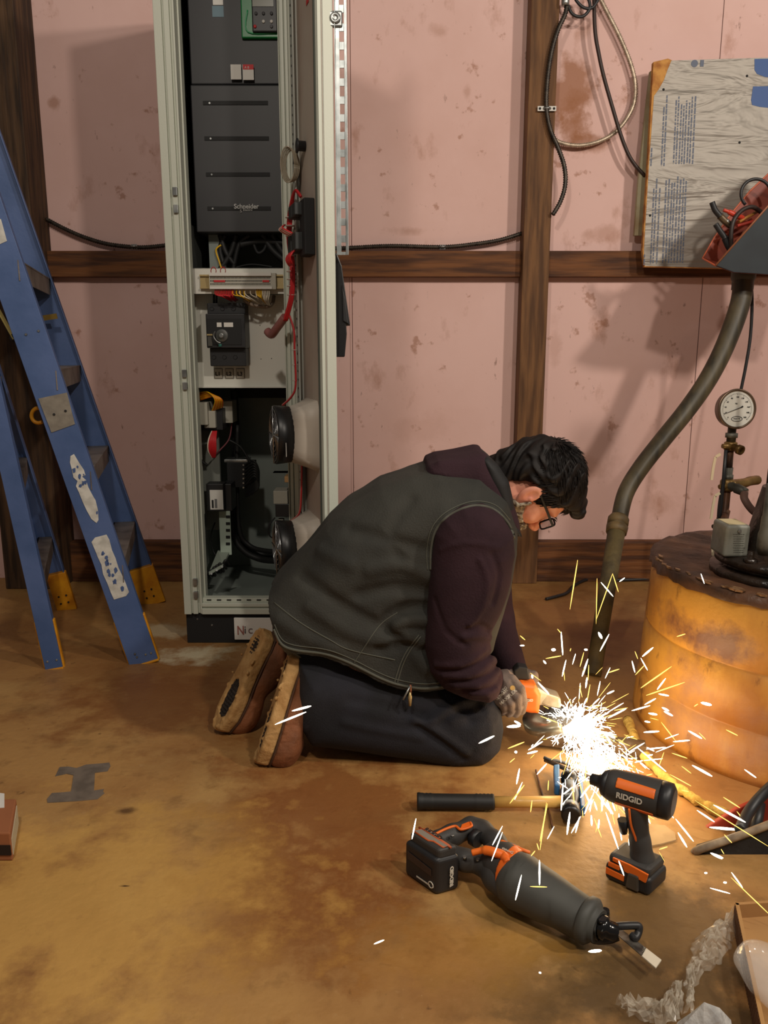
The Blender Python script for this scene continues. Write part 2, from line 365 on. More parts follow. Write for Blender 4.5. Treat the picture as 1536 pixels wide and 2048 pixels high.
# keypad
gr = M('green_bezel', (10, 122, 60), rough=.35)
a, b_ = P(483, 76, 2.80), P(568, 76, 2.80)
kp = MB().box((a.x, 2.80, a.z), (b_.x, 2.83, a.z+.20)).build('keypad', gr, cab, bevel=.004)
a, b_ = P(505, 65, 2.79), P(556, 65, 2.79)
MB().box((a.x, 2.785, a.z), (b_.x, 2.80, a.z+.19)).build('keypad_face', blk, kp, bevel=.004)
a, b_ = P(505, 13, 2.784), P(547, 13, 2.784); MB().box((a.x, 2.783, a.z), (b_.x, 2.786, a.z+.06)).build('screen', M('lcd', (96, 96, 76), rough=.25), kp)
for px, py, c in ((510, 53, redl), (527, 43, white), (543, 43, white), (543, 53, M('grey_key', (90, 90, 92))), (512, 20+7, M('dark_key', (60, 60, 62))), (527, 27, M('dark_key2', (60, 60, 62))), (543, 27, M('dark_key3', (60, 60, 62)))):
    q = P(px, py, 2.784); MB().lathe(q, (0, -1, 0), [(0, .0052), (.002, .005), (.003, .003)], 12).build('button', c, kp)
m = MB(); q0, q1 = P(495, 30, 2.799), P(495, 64, 2.799); m.tube(smoothpath([P(495, 20, 2.797), P(496, 64, 2.797), P(560, 65, 2.797)], 6), .0022, 6).build('bezel_ridge', M('green_light', (60, 170, 110), rough=.3), kp)
# side liner behind the frame on the left, dark
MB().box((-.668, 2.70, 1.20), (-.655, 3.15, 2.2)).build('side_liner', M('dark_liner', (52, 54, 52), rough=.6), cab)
MB().prism([(-.654, 2.79, 1.40), (-.654, 3.0, 1.40), (-.654, 3.0, 1.19), (-.654, 2.90, 1.19)], (.014, 0, 0)).build('drive_bracket', M('bracket_dark', (70, 72, 70), rough=.5), cab)
MB().box((P(418, 500, 2.86).x, 2.86, 1.18), (P(440, 500, 2.86).x, 2.865, 1.377)).build('drive_foot', greyd, cab)
# big cables below the drive
for pts, r in (([(440, 470), (452, 505), (470, 530)], .009), ([(450, 470), (440, 500), (452, 540)], .008), ([(472, 470), (462, 505), (440, 540)], .010), ([(500, 470), (478, 490), (466, 545)], .009), ([(525, 468), (545, 500), (580, 530)], .011),
               ([(545, 468), (562, 500), (588, 528)], .011), ([(562, 468), (572, 495), (590, 515)], .010), ([(480, 490), (520, 482), (575, 486)], .012), ([(455, 540), (500, 529), (545, 534)], .003), ([(505, 480), (515, 505), (528, 500), (535, 480)], .006)):
    MB().tube(smoothpath([P(x, y, 2.86) for x, y in pts]), r, 8).build('power_cable', rubber, cab)
MB().tube(smoothpath([P(x, y, 2.85) for x, y in ((442, 490), (432, 500), (438, 522), (444, 540))]), .003, 8).build('ground_wire', yelw, cab)
# white bracket with terminal strip
z0, z1 = P(480, 588, 2.72).z, P(480, 536, 2.72).z; zp = P(480, 775, 2.80).z
m = MB(); m.box((-.642, 2.72, z0), (-.295, 2.724, z1)); m.box((-.642, 2.72, z1-.003), (-.295, 2.80, z1)); m.box((-.668, 2.690, z0), (-.655, 2.74, z1)); m.prism([(-.668, 2.69, z0), (-.655, 2.69, z0), (-.630, 2.72, z0), (-.642, 2.724, z0)], (0, 0, z1-z0))
m.build('terminal_bracket', plate, cab, bevel=.001)
m = MB(); za, zc = P(480, 549, 2.70).z, P(480, 577, 2.70).z
m.box((P(400, 560, 2.71).x, 2.712, zc), (-.292, 2.720, za)); m.box((P(400, 560, 2.71).x, 2.704, za-.005), (-.292, 2.712, za)); m.box((P(400, 560, 2.71).x, 2.704, zc), (-.292, 2.712, zc+.005)); m.build('din_rail', brass, cab)
xa, xb = P(419, 560, 2.69).x, P(552, 560, 2.69).x
ts = MB().box((xa, 2.685, zc-.003), (xb, 2.712, za+.003)).build('terminal_strip', beige, cab)
MB().box((xa+.002, 2.678, za-.006), (xb-.014, 2.686, za+.004)).build('end_rail', white, ts); MB().box((xa+.002, 2.678, zc-.003), (xb-.012, 2.686, zc+.005)).build('end_rail', white, ts)
m = MB(); n = 44
for k in range(n):
    x = xa+.004+(xb-xa-.02)*k/n
    for zz in (.30, .52, .74): z = zc+(za-zc)*zz; m.box((x, 2.6835, z-.0022), (x+.0020, 2.686, z+.0022))
m.build('terminal_slot', ink, ts)
z = (za+zc)/2
for a, b_ in ((.07, .24), (.80, .90)): MB().box((xa+(xb-xa)*a, 2.682, z-.003), (xa+(xb-xa)*b_, 2.686, z+.003)).build('jumper', redl, ts)
for px in (427, 446): MB().tube(smoothpath([P(px-4, 549, 2.69), P(px-5, 540, 2.675), P(px, 534, 2.67), P(px+5, 540, 2.675), P(px+4, 549, 2.69)]), .0013, 6).build('red_loop', redw, ts)
random.seed(3)
def wires(n, x0, x1, ex, ey, mt, nm):
    for k in range(n):
        a = x0+(x1-x0)*k/max(n-1, 1); q0 = P(a, 579, 2.693); q3 = P(ex+random.uniform(-6, 6), ey+random.uniform(-4, 4), 2.76)
        q1 = Vector((q0.x+.002, 2.682, q0.z-.016)); q2 = (q0*.4+q3*.6)+Vector((0, -.045, -.006))
        MB().tube(smoothpath([q0, q1, q2, q3], 5), .0018, 6).build(nm, mt, cab)
wires(12, 431, 466, 470, 600, redw, 'red_wire'); wires(4, 466, 488, 500, 602, yelw, 'yellow_wire'); wires(4, 480, 512, 528, 608, whw, 'white_wire'); wires(4, 513, 522, 533, 606, yelw, 'yellow_wire'); wires(5, 525, 538, 538, 610, whw, 'white_wire')
MB().tube(smoothpath([P(488, 600, 2.75), P(505, 610, 2.74), P(530, 614, 2.74), P(544, 608, 2.75), P(548, 592, 2.77)]), .006, 8).build('wire_bundle', M('taupe_sleeve', (140, 124, 108)), cab)
# white mounting plate, breaker, L1 L2 L3
pl = MB().box((-.650, 2.80, zp), (-.293, 2.804, 1.176)).box((-.650, 2.775, zp), (-.293, 2.80, zp+.003)).build('mounting_plate', plate, cab)
for px, py in ((520, 651), (559, 653), (522, 718), (543, 717), (582, 719)): q = P(px, py, 2.80); MB().lathe(q, (0, -1, 0), [(0, .0016), (.0006, .0016)], 8).build('plate_hole', ink, pl)
a, b_ = P(414, 733, 2.70), P(487, 605, 2.70)
bk = MB().box((a.x, 2.71, a.z+.06), (b_.x, 2.80, b_.z-.035)).box((a.x+.004, 2.735, a.z), (b_.x-.004, 2.80, a.z+.061)).box((a.x+.001, 2.735, b_.z-.036), (b_.x-.001, 2.80, b_.z)).build('circuit_breaker', blk, cab, bevel=.003)
q = P(443, 671, 2.70)
MB().lathe((q.x, 2.712, q.z), (0, -1, 0), [(0, .021), (.006, .021), (.009, .019), (.011, .010), (.018, .009), (.020, .006)], 24).build('rotary_knob', zinc, bk)
MB().tube(smoothpath([P(430, 663, 2.69), P(427, 672, 2.69), P(433, 682, 2.69), P(441, 686, 2.69)]), .0025, 6).build('padlock_hasp', zinc, bk)
MB().box((a.x+.004, 2.708, P(420, 690, 2.7).z), (b_.x-.012, 2.711, P(420, 637, 2.7).z)).build('breaker_cover', blk2, bk, bevel=.001)
lab(bk, 434, 645, 443, 654, 2.706, white); lab(bk, 448, 645, 466, 654, 2.706, white); lab(bk, 414, 668, 425, 671, 2.706, brass); lab(bk, 437, 688, 443, 693, 2.706, M('teal_tab', (60, 130, 120)))
lab(bk, 416, 673, 424, 692, 2.7065, M('worn_print', (70, 68, 62)))
for px in (425, 446, 468):
    for z, yy in ((a.z+.03, 2.735), (b_.z-.018, 2.735)): MB().lathe((P(px, 700, 2.72).x+.001, yy+.001, z), (0, -1, 0), [(0, .0075), (.002, .0075), (.0021, .0055), (-.004, .005)], 14).build('terminal_screw', M('dark_bore', (12, 12, 12)), bk)
for px, t_ in ((430, 'L1'), (452, 'L2'), (474, 'L3')):
    a, b_ = P(px, 756, 2.799), P(px+14, 738, 2.799)
    tg = MB().box((a.x-.002, 2.797, a.z-.002), (b_.x+.002, 2.800, b_.z+.002)).build('terminal_tag', M('tag_frame', (110, 104, 96)), pl)
    MB().box((a.x, 2.796, a.z), (b_.x, 2.799, b_.z)).build('tag_face', M('tag_face', (186, 178, 164)), tg)
    text('tag_letters', t_, ink, ft((a.x+.002, 2.7955, a.z+.008)), .0185, tg, bold=.0005)
for px in (428, 433): MB().tube([P(px, 590, 2.75), P(px, 606, 2.76)], .0035, 8).build('breaker_lead', rubber, cab)
# left side things in the opening: pale rail with slots, contactors
MB().box((-.650, 2.70, .42), (-.640, 2.80, 1.16)).build('side_plate', grey, cab)
MB().box((-.660, 2.74, CB+.02), (-.650, 2.78, 1.16)).build('side_rail', grey, cab)
Yc = 3.0
def bxp(name, px0, py0, px1, py1, Y0, Y1, mt, par=cab, bev=.002):
    a, b_ = P(px0, py1, Y0), P(px1, py0, Y0); return MB().box((a.x, Y0, a.z), (b_.x, Y1, b_.z)).build(name, mt, par, bevel=bev)
bxp('side_panel', 400, 860, 436, 1060, 2.93, 2.95, M('side_grey', (128, 130, 122), rough=.5))
bxp('relay_block', 394, 805, 414, 850, 2.80, 2.90, beige); bxp('relay_block', 409, 822, 430, 856, 2.82, 2.92, beige); bxp('relay_base', 402, 818, 444, 860, 2.84, 2.96, blk)
bxp('relay_block', 440, 802, 464, 846, 2.90, 2.99, beige)
for k in range(8):
    MB().tube(smoothpath([P(397+k*.5, 786+k*2, 2.83), P(415+k*2, 784+k*1.2, 2.80), P(430+k*2, 800, 2.79), P(424+k*3, 822-k, 2.83)]), .0024, 6).build('orange_wire' if k % 2 else 'yellow_wire', orw if k % 2 else yelw, cab)
for k in range(7):
    MB().tube(smoothpath([P(424+k*1.5, 862, 2.84), P(417+k*2.4, 880, 2.82), P(416+k*2.6, 900, 2.82), P(424+k, 915, 2.84)]), .0026, 6).build('red_wire' if k else 'white_wire', redw if k else whw, cab)
MB().tube(smoothpath([P(468, 780, 3.0), P(471, 860, 3.0), P(470, 1000, 3.0), P(470, 1060, 3.0), P(490, 1095, 3.0), P(530, 1110, 3.0), P(560, 1112, 2.95)]), .014, 10).build('power_cable', rubber, cab)
MB().tube(smoothpath([P(462, 950, 2.98), P(466, 1060, 2.97), P(486, 1100, 2.96), P(520, 1118, 2.95), P(556, 1122, 2.9)]), .012, 10).build('power_cable', rubber, cab)
MB().tube(smoothpath([P(475, 850, 2.97), P(476, 1040, 2.96), P(500, 1092, 2.96), P(556, 1104, 2.9)]), .009, 10).build('power_cable', rubber, cab)
MB().tube(smoothpath([P(392, 800, 2.78), P(392, 860, 2.78), P(397, 912, 2.78), P(414, 930, 2.79)]), .005, 8).build('power_cable', rubber, cab)
MB().tube(smoothpath([P(464, 845, 2.93), P(458, 878, 2.9), P(440, 900, 2.88), P(425, 915, 2.85)]), .0028, 6).build('sensor_wire', M('maroon_wire', (110, 50, 56)), cab)
MB().tube(smoothpath([P(458, 880, 2.9), P(480, 893, 2.9), P(495, 915, 2.9), P(500, 925, 2.9)]), .004, 6).build('sensor_wire', rubber, cab)
bxp('din_bracket', 448, 919, 496, 925, 2.92, 2.99, zinc)
tb = bxp('terminal_block', 455, 925, 506, 975, 2.92, 3.0, blk2)
for k in range(6):
    q = P(487, 930+k*9, 2.918); MB().lathe(q, (0, -1, 0), [(0, .004), (.003, .0035)], 8).build('terminal_screw', zinc, tb)
for k in range(7):
    MB().tube(smoothpath([P(490, 930+k*7, 2.915), P(508, 922+k*5, 2.89), P(518, 945+k*4, 2.9), P(510, 965+k*3, 2.9), P(492, 975+k*3, 2.93)]), .0035, 6).build('control_wire', rubber, cab)
pb = bxp('relay_box', 414, 968, 446, 1022, 2.80, 2.86, blk); bxp('relay_box', 446, 968, 462, 1022, 2.84, 2.93, blk)
lab(pb, 421, 980, 446-.5, 1019, 2.7985, white); lab(pb, 424, 1000, 427, 1016, 2.797, ink); lab(pb, 430, 998, 434, 1016, 2.797, M('grey_print', (110, 110, 110)))
lab(cab, 398, 982, 407, 1021, 2.925, M('pale_sticker', (160, 158, 150)))
sr_ = bxp('slotted_bar', 441, 1022, 460, 1110, 2.84, 2.845, M('pale_bar', (176, 190, 176)))
for k in range(5): lab(sr_, 452, 1031+k*13.5, 460, 1036+k*13.5, 2.838, ink, 'slot')
a = P(425, 1140, 2.72); MB().prism([P(418, 1150, 2.70), P(436, 1106, 2.86), P(460, 1106, 2.86), P(446, 1135, 2.70)], (0, 0, .01)).build('slotted_bar', M('pale_bar2', (150, 160, 148)), cab)
MB().tube(smoothpath([P(430, 1045, 2.9), P(421, 1075, 2.88), P(428, 1105, 2.86), P(436, 1112, 2.86)]), .0025, 6).build('control_wire', rubber, cab)
random.seed(11)
for k in range(9):
    x = 402+k*5.5; y = 1160-k*3.5
    MB().tube(smoothpath([P(x, y, 2.72), P(x+5, y-9+random.uniform(-3, 3), 2.71), P(x+12, y+random.uniform(-3, 4), 2.74)]), .005, 8).build('control_wire', rubber, cab)
    if k % 2: q = P(x+4, y-2, 2.70); MB().lathe(q, (random.uniform(-.5, .5), -1, .3), [(0, .004), (.008, .004)], 8).build('terminal_lug', zinc, cab)
bxp('baffle', 470, 775, 592, 796, 3.10, 3.15, blk2)
# things standing at the right rear
bxp('relay_block', 547, 982, 575, 1008, 2.86, 2.94, beige); bxp('relay_block', 545, 954-8, 575, 946, 2.9, 2.95, M('tan_block', (176, 160, 140)))
bxp('fuse_holder', 569, 953, 583, 965, 2.84, 2.9, M('tan_fuse', (196, 150, 100))); bxp('terminal_block', 551, 1008, 580, 1034, 2.86, 2.95, blk); bxp('cable_duct', 583, 930, 594, 1040, 2.80, 2.95, blk2)
bxp('relay_block', 556, 1040, 566, 1085, 2.86, 2.9, beige)
MB().tube(smoothpath([P(550, 1035, 2.85), P(538, 1052, 2.84), P(540, 1072, 2.84), P(556, 1080, 2.85)]), .0028, 6).build('control_wire', rubber, cab)
# ---- door
H = Vector((-.275, 2.597, 0)); E = Vector((-.158, 2.215, 0)); dd = (E-H).normalized(); nn = Vector((dd.y, -dd.x, 0))   # nn points to the inside face (left)
if nn.x > 0: nn = -nn
L_ = (E-H).length
def dm(u0, u1, t0, t1, z0, z1, mb):
    pts = [H+dd*u+nn*t for u, t in ((u0, t0), (u1, t0), (u1, t1), (u0, t1))]; return mb.prism([(p.x, p.y, z0) for p in pts], (0, 0, z1-z0))
doorm = M('door_inside_dusty', (176, 156, 142), (190, 178, 164), scale=4, rough=.5)
m = MB(); dm(0, L_, -.004, 0, CB, 2.25, m); door = m.build('door', doorm, cab)
m = MB(); dm(L_-.010, L_-.002, -.006, .010, CB, 2.25, m); dm(L_-.022, L_-.012, 0, .012, CB, 2.25, m); dm(0, .02, 0, .012, CB, 2.25, m); dm(L_-.004, L_, -.030, .0, CB, 2.25, m)
m.build('door_flange', grey, door, bevel=.001)
m = MB(); dm(L_-.036, L_-.024, 0, .014, CB, 2.25, m); m.build('door_seal', M('dark_seal', (92, 98, 90), rough=.5), door)
m = MB(); dm(.085, .12, 0.016, .020, CB+.04, 2.22, m); dm(.085, .089, 0, .020, CB+.04, 2.22, m); rail = m.build('perforated_rail', M('rail_grey', (176, 178, 170), rough=.4), door)
m = MB(); z = .15
while z < 2.2:
    c = H+dd*.104+nn*.0205; m.lathe((c.x, c.y, z), nn, [(0, .0035), (.0006, .0035)], 8); z += .026
m.build('rail_hole', ink, rail)
def dpt(u, t, z): c = H+dd*u+nn*t; return Vector((c.x, c.y, z))
def dz_(py, Y=2.45): return P(600, py, Y).z
# red wire loom
for k in range(9):
    o = (k % 3-1)*.005; o2 = (k//3-1)*.004
    MB().tube(smoothpath([dpt(.20+o, .02, dz_(400)), dpt(.16+o, .03, dz_(384)), dpt(.09+o, .03+o2, dz_(420)), dpt(.08+o, .034+o2, dz_(470)), dpt(.10+o, .03+o2, dz_(530)), dpt(.10+o, .034+o2, dz_(590)), dpt(.07+o, .05+o2, dz_(640))], 6), .0034, 6).build('red_wire' if k not in (4,) else 'white_wire', redw if k not in (4,) else whw, door)
MB().tube(smoothpath([dpt(.07, .05, dz_(632)), dpt(.03, .07, dz_(655)), dpt(-.01, .08, dz_(668)), dpt(-.03, .09, dz_(660))], 6), .013, 10).build('cable_sleeve', M('pinkish_sleeve', (150, 96, 92), rough=.3), door)
for k in range(4):
    o = (k-1.5)*.004
    MB().tube(smoothpath([dpt(.085+o, .04, dz_(630)), dpt(.10+o, .03, dz_(660)), dpt(.105+o, .03, dz_(700)), dpt(.11+o, .03, dz_(770)), dpt(.09+o, .04, dz_(795)), dpt(.04+o, .06, dz_(815))], 6), .0026, 6).build('red_wire' if k != 1 else 'white_wire', redw if k != 1 else whw, door)
for k in range(3):
    o = (k-1)*.004
    MB().tube(smoothpath([dpt(.13+o, .02, dz_(930)), dpt(.135+o, .025, dz_(990)), dpt(.12+o, .03, dz_(1030)), dpt(.07+o, .05, dz_(1052))], 6), .0026, 6).build('red_wire' if k != 1 else 'white_wire', redw if k != 1 else whw, door)
m = MB()
for py in (430, 447, 468, 508, 540, 556, 570, 588): c = dpt(.095, .033, dz_(py)); m.lathe((c.x, c.y, c.z), (0, 0, 1), [(-.0012, .014), (.0012, .014)], 12)
for py in (700, 730, 762): c = dpt(.105, .03, dz_(py)); m.lathe((c.x, c.y, c.z), (0, 0, 1), [(-.0012, .009), (.0012, .009)], 12)
m.build('cable_tie', M('tie_pale', (196, 176, 168)), door)
for py0, py1, u0, u1 in ((417, 442, .16, .21), (417, 442, .21, .26), (474, 508, .14, .19), (474, 508, .20, .26)):
    m = MB(); dm(u0, u1-.004, .0, .05, dz_(py1), dz_(py0), m); m.build('selector_switch_block', M('dark_block', (44, 46, 46), rough=.5), door, bevel=.003)
m = MB(); dm(.22, .29, 0, .03, dz_(520), dz_(412), m); m.build('switch_body', blk2, door, bevel=.003)
for k in range(6):
    MB().tube(smoothpath([dpt(.16+k*.012, .05, dz_(474)), dpt(.15+k*.01, .075, dz_(462)), dpt(.13+k*.006, .06, dz_(452))], 5), .0024, 6).build('red_wire' if k % 2 else 'white_wire', redw if k % 2 else whw, door)
    MB().tube(smoothpath([dpt(.16+k*.014, .045, dz_(506)), dpt(.165+k*.013, .06, dz_(520)), dpt(.16+k*.010, .05, dz_(533)), dpt(.13+k*.006, .04, dz_(522))], 5), .0026, 6).build('red_wire', redw, door)
# clear coil and black grommet
for k in range(4):
    c = dpt(.135, .03+k*.004, dz_(330)); pts = [c+Vector((math.cos(t)*.020, -k*.004, math.sin(t)*.042*(1+.05*k))) for t in [2*math.pi*i/28 for i in range(29)]]
    MB().tube(pts, .0022, 6).build('clear_tube_coil', M('clear_pvc', (150, 138, 118), rough=.2), door)
MB().lathe(dpt(.18, .0, dz_(297)), nn, [(0, .014), (.02, .014), (.022, .020), (.026, .020), (.028, .008)], 16).build('push_button_back', blk, door)
MB().box((0, 0, 0), (.0005, .03, .012), Matrix.Translation(dpt(.23, .001, dz_(34))) @ Matrix.Rotation(math.atan2(dd.y, dd.x)-math.pi/2, 4, 'Z')).build('warning_label', redl, door)
# fan units: shroud + round fan
shroud = M('shroud_white', (206, 196, 182), rough=.5)
for zc_ in (.745, .395):
    c = dpt(.200, 0, zc_); f0 = dpt(.185, .070, zc_); n_ = 28; vs = []; ax = dd; r2 = .105
    for k in range(n_):
        t = 2*math.pi*k/n_; cc, ss = math.cos(t), math.sin(t); s = 1/max(abs(cc), abs(ss)); sq = min(s, 1.28)
        vs.append(c+ax*cc*r2*sq+Vector((0, 0, 1))*ss*r2*sq); vs.append(f0+ax*cc*.082+Vector((0, 0, 1))*ss*.082)
    m = MB(); m.add(vs, [(2*k, 2*k+1, (2*k+3) % (2*n_), (2*k+2) % (2*n_)) for k in range(n_)], True); sh = m.build('fan_shroud', shroud, door); sh.modifiers.new('t', 'SOLIDIFY').thickness = .002
    fn = MB().lathe(f0, nn, [(-.004, .084), (.040, .088), (.042, .086), (.042, .074), (.012, .072), (.01, .05)], 32).build('cooling_fan', M('fan_black', (20, 20, 21), rough=.4), door)
    m = MB()
    for r_ in (.02, .035, .05, .064, .078):
        g = f0+nn*.044; m.tube([g+ax*math.cos(t)*r_+Vector((0, 0, 1))*math.sin(t)*r_ for t in [2*math.pi*i/32 for i in range(33)]], .0011, 5)
    for a_ in (0, 1.57): g = f0+nn*.045; v = ax*math.cos(a_)+Vector((0, 0, 1))*math.sin(a_); m.tube([g-v*.086, g+v*.086], .0022, 5)
    m.build('fan_guard', M('guard_chrome', (190, 190, 190), rough=.2, metal=.9), fn)
    g = f0+nn*.040; m = MB()
    for k in range(7):
        t = 2*math.pi*k/7; v = ax*math.cos(t)+Vector((0, 0, 1))*math.sin(t); w = ax*-math.sin(t)+Vector((0, 0, 1))*math.cos(t)
        m.add([g+v*.02+w*.012, g+v*.07+w*.03-nn*.002, g+v*.072-w*.006-nn*.018, g+v*.02-w*.012-nn*.012], [(0, 1, 2, 3)])
    m.lathe(g-nn*.02, nn, [(0, .024), (.018, .024), (.02, .02)], 16); b2 = m.build('fan_rotor', blk, fn)
    lab_ = f0+nn*.02+ax*.0
    MB().box((-.0005, -.006, -.02), (.0005, .006, .02), Matrix.Translation(f0+nn*.022+ax*.0865+Vector((0, 0, -.035))) ).build('fan_label', white, fn)
# outer hardware: slotted strip, lock, black swing handle
def do(u, t, z): return dpt(u, -t, z)
m = MB(); zb_ = P(680, 512, 2.25).z; prof = []
x0 = E+nn*-.034; c0 = Vector((x0.x, x0.y+.002, 0)); w_ = .0315
zs = zb_+.004; vs = []; fs = []
holes = []
z = zb_+.02
while z < 2.3: holes.append(z); z += .0425
# strip built of rungs between the slots
m.box((c0.x, c0.y, zb_), (c0.x+.012, c0.y+.003, 2.28)); m.box((c0.x+.024, c0.y, zb_), (c0.x+w_, c0.y+.003, 2.28)); m.box((c0.x+w_-.002, c0.y-.012, zb_), (c0.x+w_, c0.y, 2.28)); m.box((c0.x, c0.y-.008, zb_), (c0.x+.0015, c0.y, 2.28))
for i, z in enumerate(holes): m.box((c0.x+.012, c0.y, z+.012), (c0.x+.024, c0.y+.003, z+.0305))
m.box((c0.x+.012, c0.y, zb_), (c0.x+.024, c0.y+.003, zb_+.008))
m.build('slotted_strip', M('galvanised_strip', (190, 196, 196), (150, 156, 156), scale=25, rough=.35, metal=.6), door, bevel=.0005)
q = P(671, 40, 2.235); lk = MB().box((q.x-.018, 2.222, q.z-.021), (q.x+.018, 2.232, q.z+.018)).build('lock_plate', zinc, door, bevel=.006, seg=3)
MB().lathe((q.x, 2.223, q.z), (0, -1, 0), [(0, .014), (.003, .014), (.005, .011), (.005, .005), (.002, .004)], 20).build('lock_barrel', zinc, lk)
hd = [(663, 505), (674, 506), (684, 532), (692, 590), (701, 652), (693, 650), (694, 668), (690, 714), (668, 714), (664, 600)]
hp = [P(a, b_, 2.26) for a, b_ in hd]
MB().prism(hp, (-.010, .045, 0)).build('door_handle', M('handle_black', (28, 28, 29), rough=.35), door, bevel=.003)
MB().prism([P(a, b_, 2.255) for a, b_ in ((684, 570), (690, 596), (697, 648), (686, 642))], (-.002, .01, 0)).build('handle_lever', blk, door, bevel=.002)
MB().lathe(dpt(.36, 0, P(645, 700, 2.25).z), nn, [(0, .022), (.006, .022), (.010, .016)], 20).build('lock_boss', blk2, door)
# sign on the plinth
a, b_ = P(470, 1278, 2.617), P(545, 1235, 2.617)
sg = MB().box((a.x, 2.610, a.z), (b_.x, 2.619, b_.z)).build('maker_plate', white, cab, bevel=.001)
q = P(474, 1269, 2.609); text('plate_letters', 'N', M('rust_print', (150, 92, 84)), ft(q), .045, sg, sx=.75, bold=.0006); q = P(488, 1267, 2.609); text('plate_letters', 'i', M('dark_print', (70, 66, 66)), ft(q), .040, sg)
q = P(496, 1267, 2.609); text('plate_letters', 'c', M('dark_print2', (120, 100, 96)), ft(q), .040, sg)
for px, py in ((395, 1238), (424, 1250)): q = P(px, py, 2.62); MB().lathe((q.x, 2.621, q.z), (0, -1, 0), [(0, .004), (.003, .003)], 8).build('plinth_screw', zinc, cab)
# ================================================================ PERSON
def hit(f, px, py, Y0=1.5, Y1=2.3, lift=0.):
    Y = np.linspace(Y0, Y1, 900); d = ray(px, py); q = [np.array(d.x/d.y*Y, 'f4'), np.array(Y, 'f4'), np.array(1+d.z/d.y*Y, 'f4')]
    v = f(q); i = int(np.argmax(v < 0)) if (v < 0).any() else len(Y)//2
    return Vector((q[0][i], q[1][i], q[2][i]))-d.normalized()*lift
YB = 1.98
man = thing('person', 'person kneeling in profile, dark vest over plum hoodie, jeans, tan boots, glasses, holding grinder', 'person', (.0, 1.98, 0))
skin = M('skin', (214, 148, 122), (198, 124, 100), scale=30, rough=.55, bump=.05, bscale=300)
vestm = M('olive_black_canvas', (54, 53, 47), (40, 40, 36), scale=7, rough=.85, bump=.25, bscale=260)
hoodm = M('plum_fleece', (56, 38, 44), (46, 31, 36), scale=9, rough=.95, bump=.2, bscale=220, spec=.2)
jeanm = M('dark_denim', (28, 28, 36), (17, 17, 23), scale=12, rough=.9, bump=.25, bscale=320)
hairm = M('black_brown_hair', (24, 18, 15), (14, 10, 9), scale=60, rough=.6, spec=.25)
# ---- clothes
vp = [(504, 1246), (532, 1178), (600, 1102), (655, 1035), (700, 1000), (760, 962), (820, 938), (870, 926), (955, 932), (1005, 985), (1026, 1040), (1026, 1090), (1012, 1160), (995, 1215), (975, 1290), (930, 1420), (780, 1440), (640, 1420), (540, 1360), (515, 1290)]
hp_ = [(400, 1190), (518, 1207), (535, 1238), (562, 1290), (590, 1302), (650, 1310), (700, 1328), (760, 1358), (800, 1372), (850, 1379), (905, 1371), (932, 1330), (1300, 1280), (1300, 700), (400, 700)]
hpw = [(q.x, q.z) for q in (P(a, b, 1.80) for a, b in hp_)]
def FL(f, lines, Y0=1.5):
    out = []
    for pts, s in lines:
        sp = smoothpath([Vector((a, b, 0)) for a, b in pts], 2); h = [tuple(hit(f, v.x, v.y, Y0)) for v in sp]
        out += [(a, b, s) for a, b in zip(h[:-1], h[1:])]
    return out
def folds(p, segs, amp, w):
    pos = neg = None
    for (a, b, s) in segs:
        g = abs(s)*np.exp(-(np.maximum(cone(p, a, b, 0, 0), 0)/w)**2)
        if s > 0: pos = g if pos is None else np.maximum(pos, g)
        else: neg = g if neg is None else np.maximum(neg, g)
    d = 0
    if pos is not None: d = d+amp*pos
    if neg is not None: d = d-amp*neg
    return d
def Q(px, py, Y): return tuple(P(px, py, Y))
def vest_0(p): return slab(poly2(p[0], p[2], [(q.x, q.z) for q in (P(a, b, YB) for a, b in vp)]), p[1]-YB, .20, .13)
vf = FL(vest_0, [([(600, 1150), (690, 1215), (760, 1250)], -.8), ([(620, 1215), (700, 1265), (770, 1285)], .7), ([(850, 1215), (800, 1222), (765, 1250), (800, 1268)], -1.3), ([(850, 1240), (815, 1240), (790, 1258), (830, 1275)], 1.5), ([(860, 1270), (830, 1300), (850, 1335)], 1),
      ([(855, 1150), (800, 1130), (740, 1140)], .8), ([(855, 1185), (790, 1175), (720, 1190)], -.9), ([(700, 1060), (780, 1080), (850, 1100)], -.6), ([(640, 1100), (700, 1130)], .6), ([(760, 1300), (800, 1290), (840, 1300)], -.8), ([(870, 1300), (890, 1345)], -.9), ([(560, 1240), (620, 1280), (680, 1300)], .6), ([(820, 1000), (780, 1060), (800, 1120)], -.5)])
def vest_f(p):
    d = vest_0(p)
    d = d+folds(p, vf, -.015, .015)-.004*wob(p, 22, 3)-.0022*wob(p, 48, 7)
    hem = poly2(p[0]-(p[1]-1.80)*.1, p[2], hpw)
    return np.maximum(d, hem)
lo, hi = (-.42, 1.72, .08), (.36, 2.22, .80)
vest = soft('vest', vest_f, lo, hi, .0045, vestm, man, smooth=2)
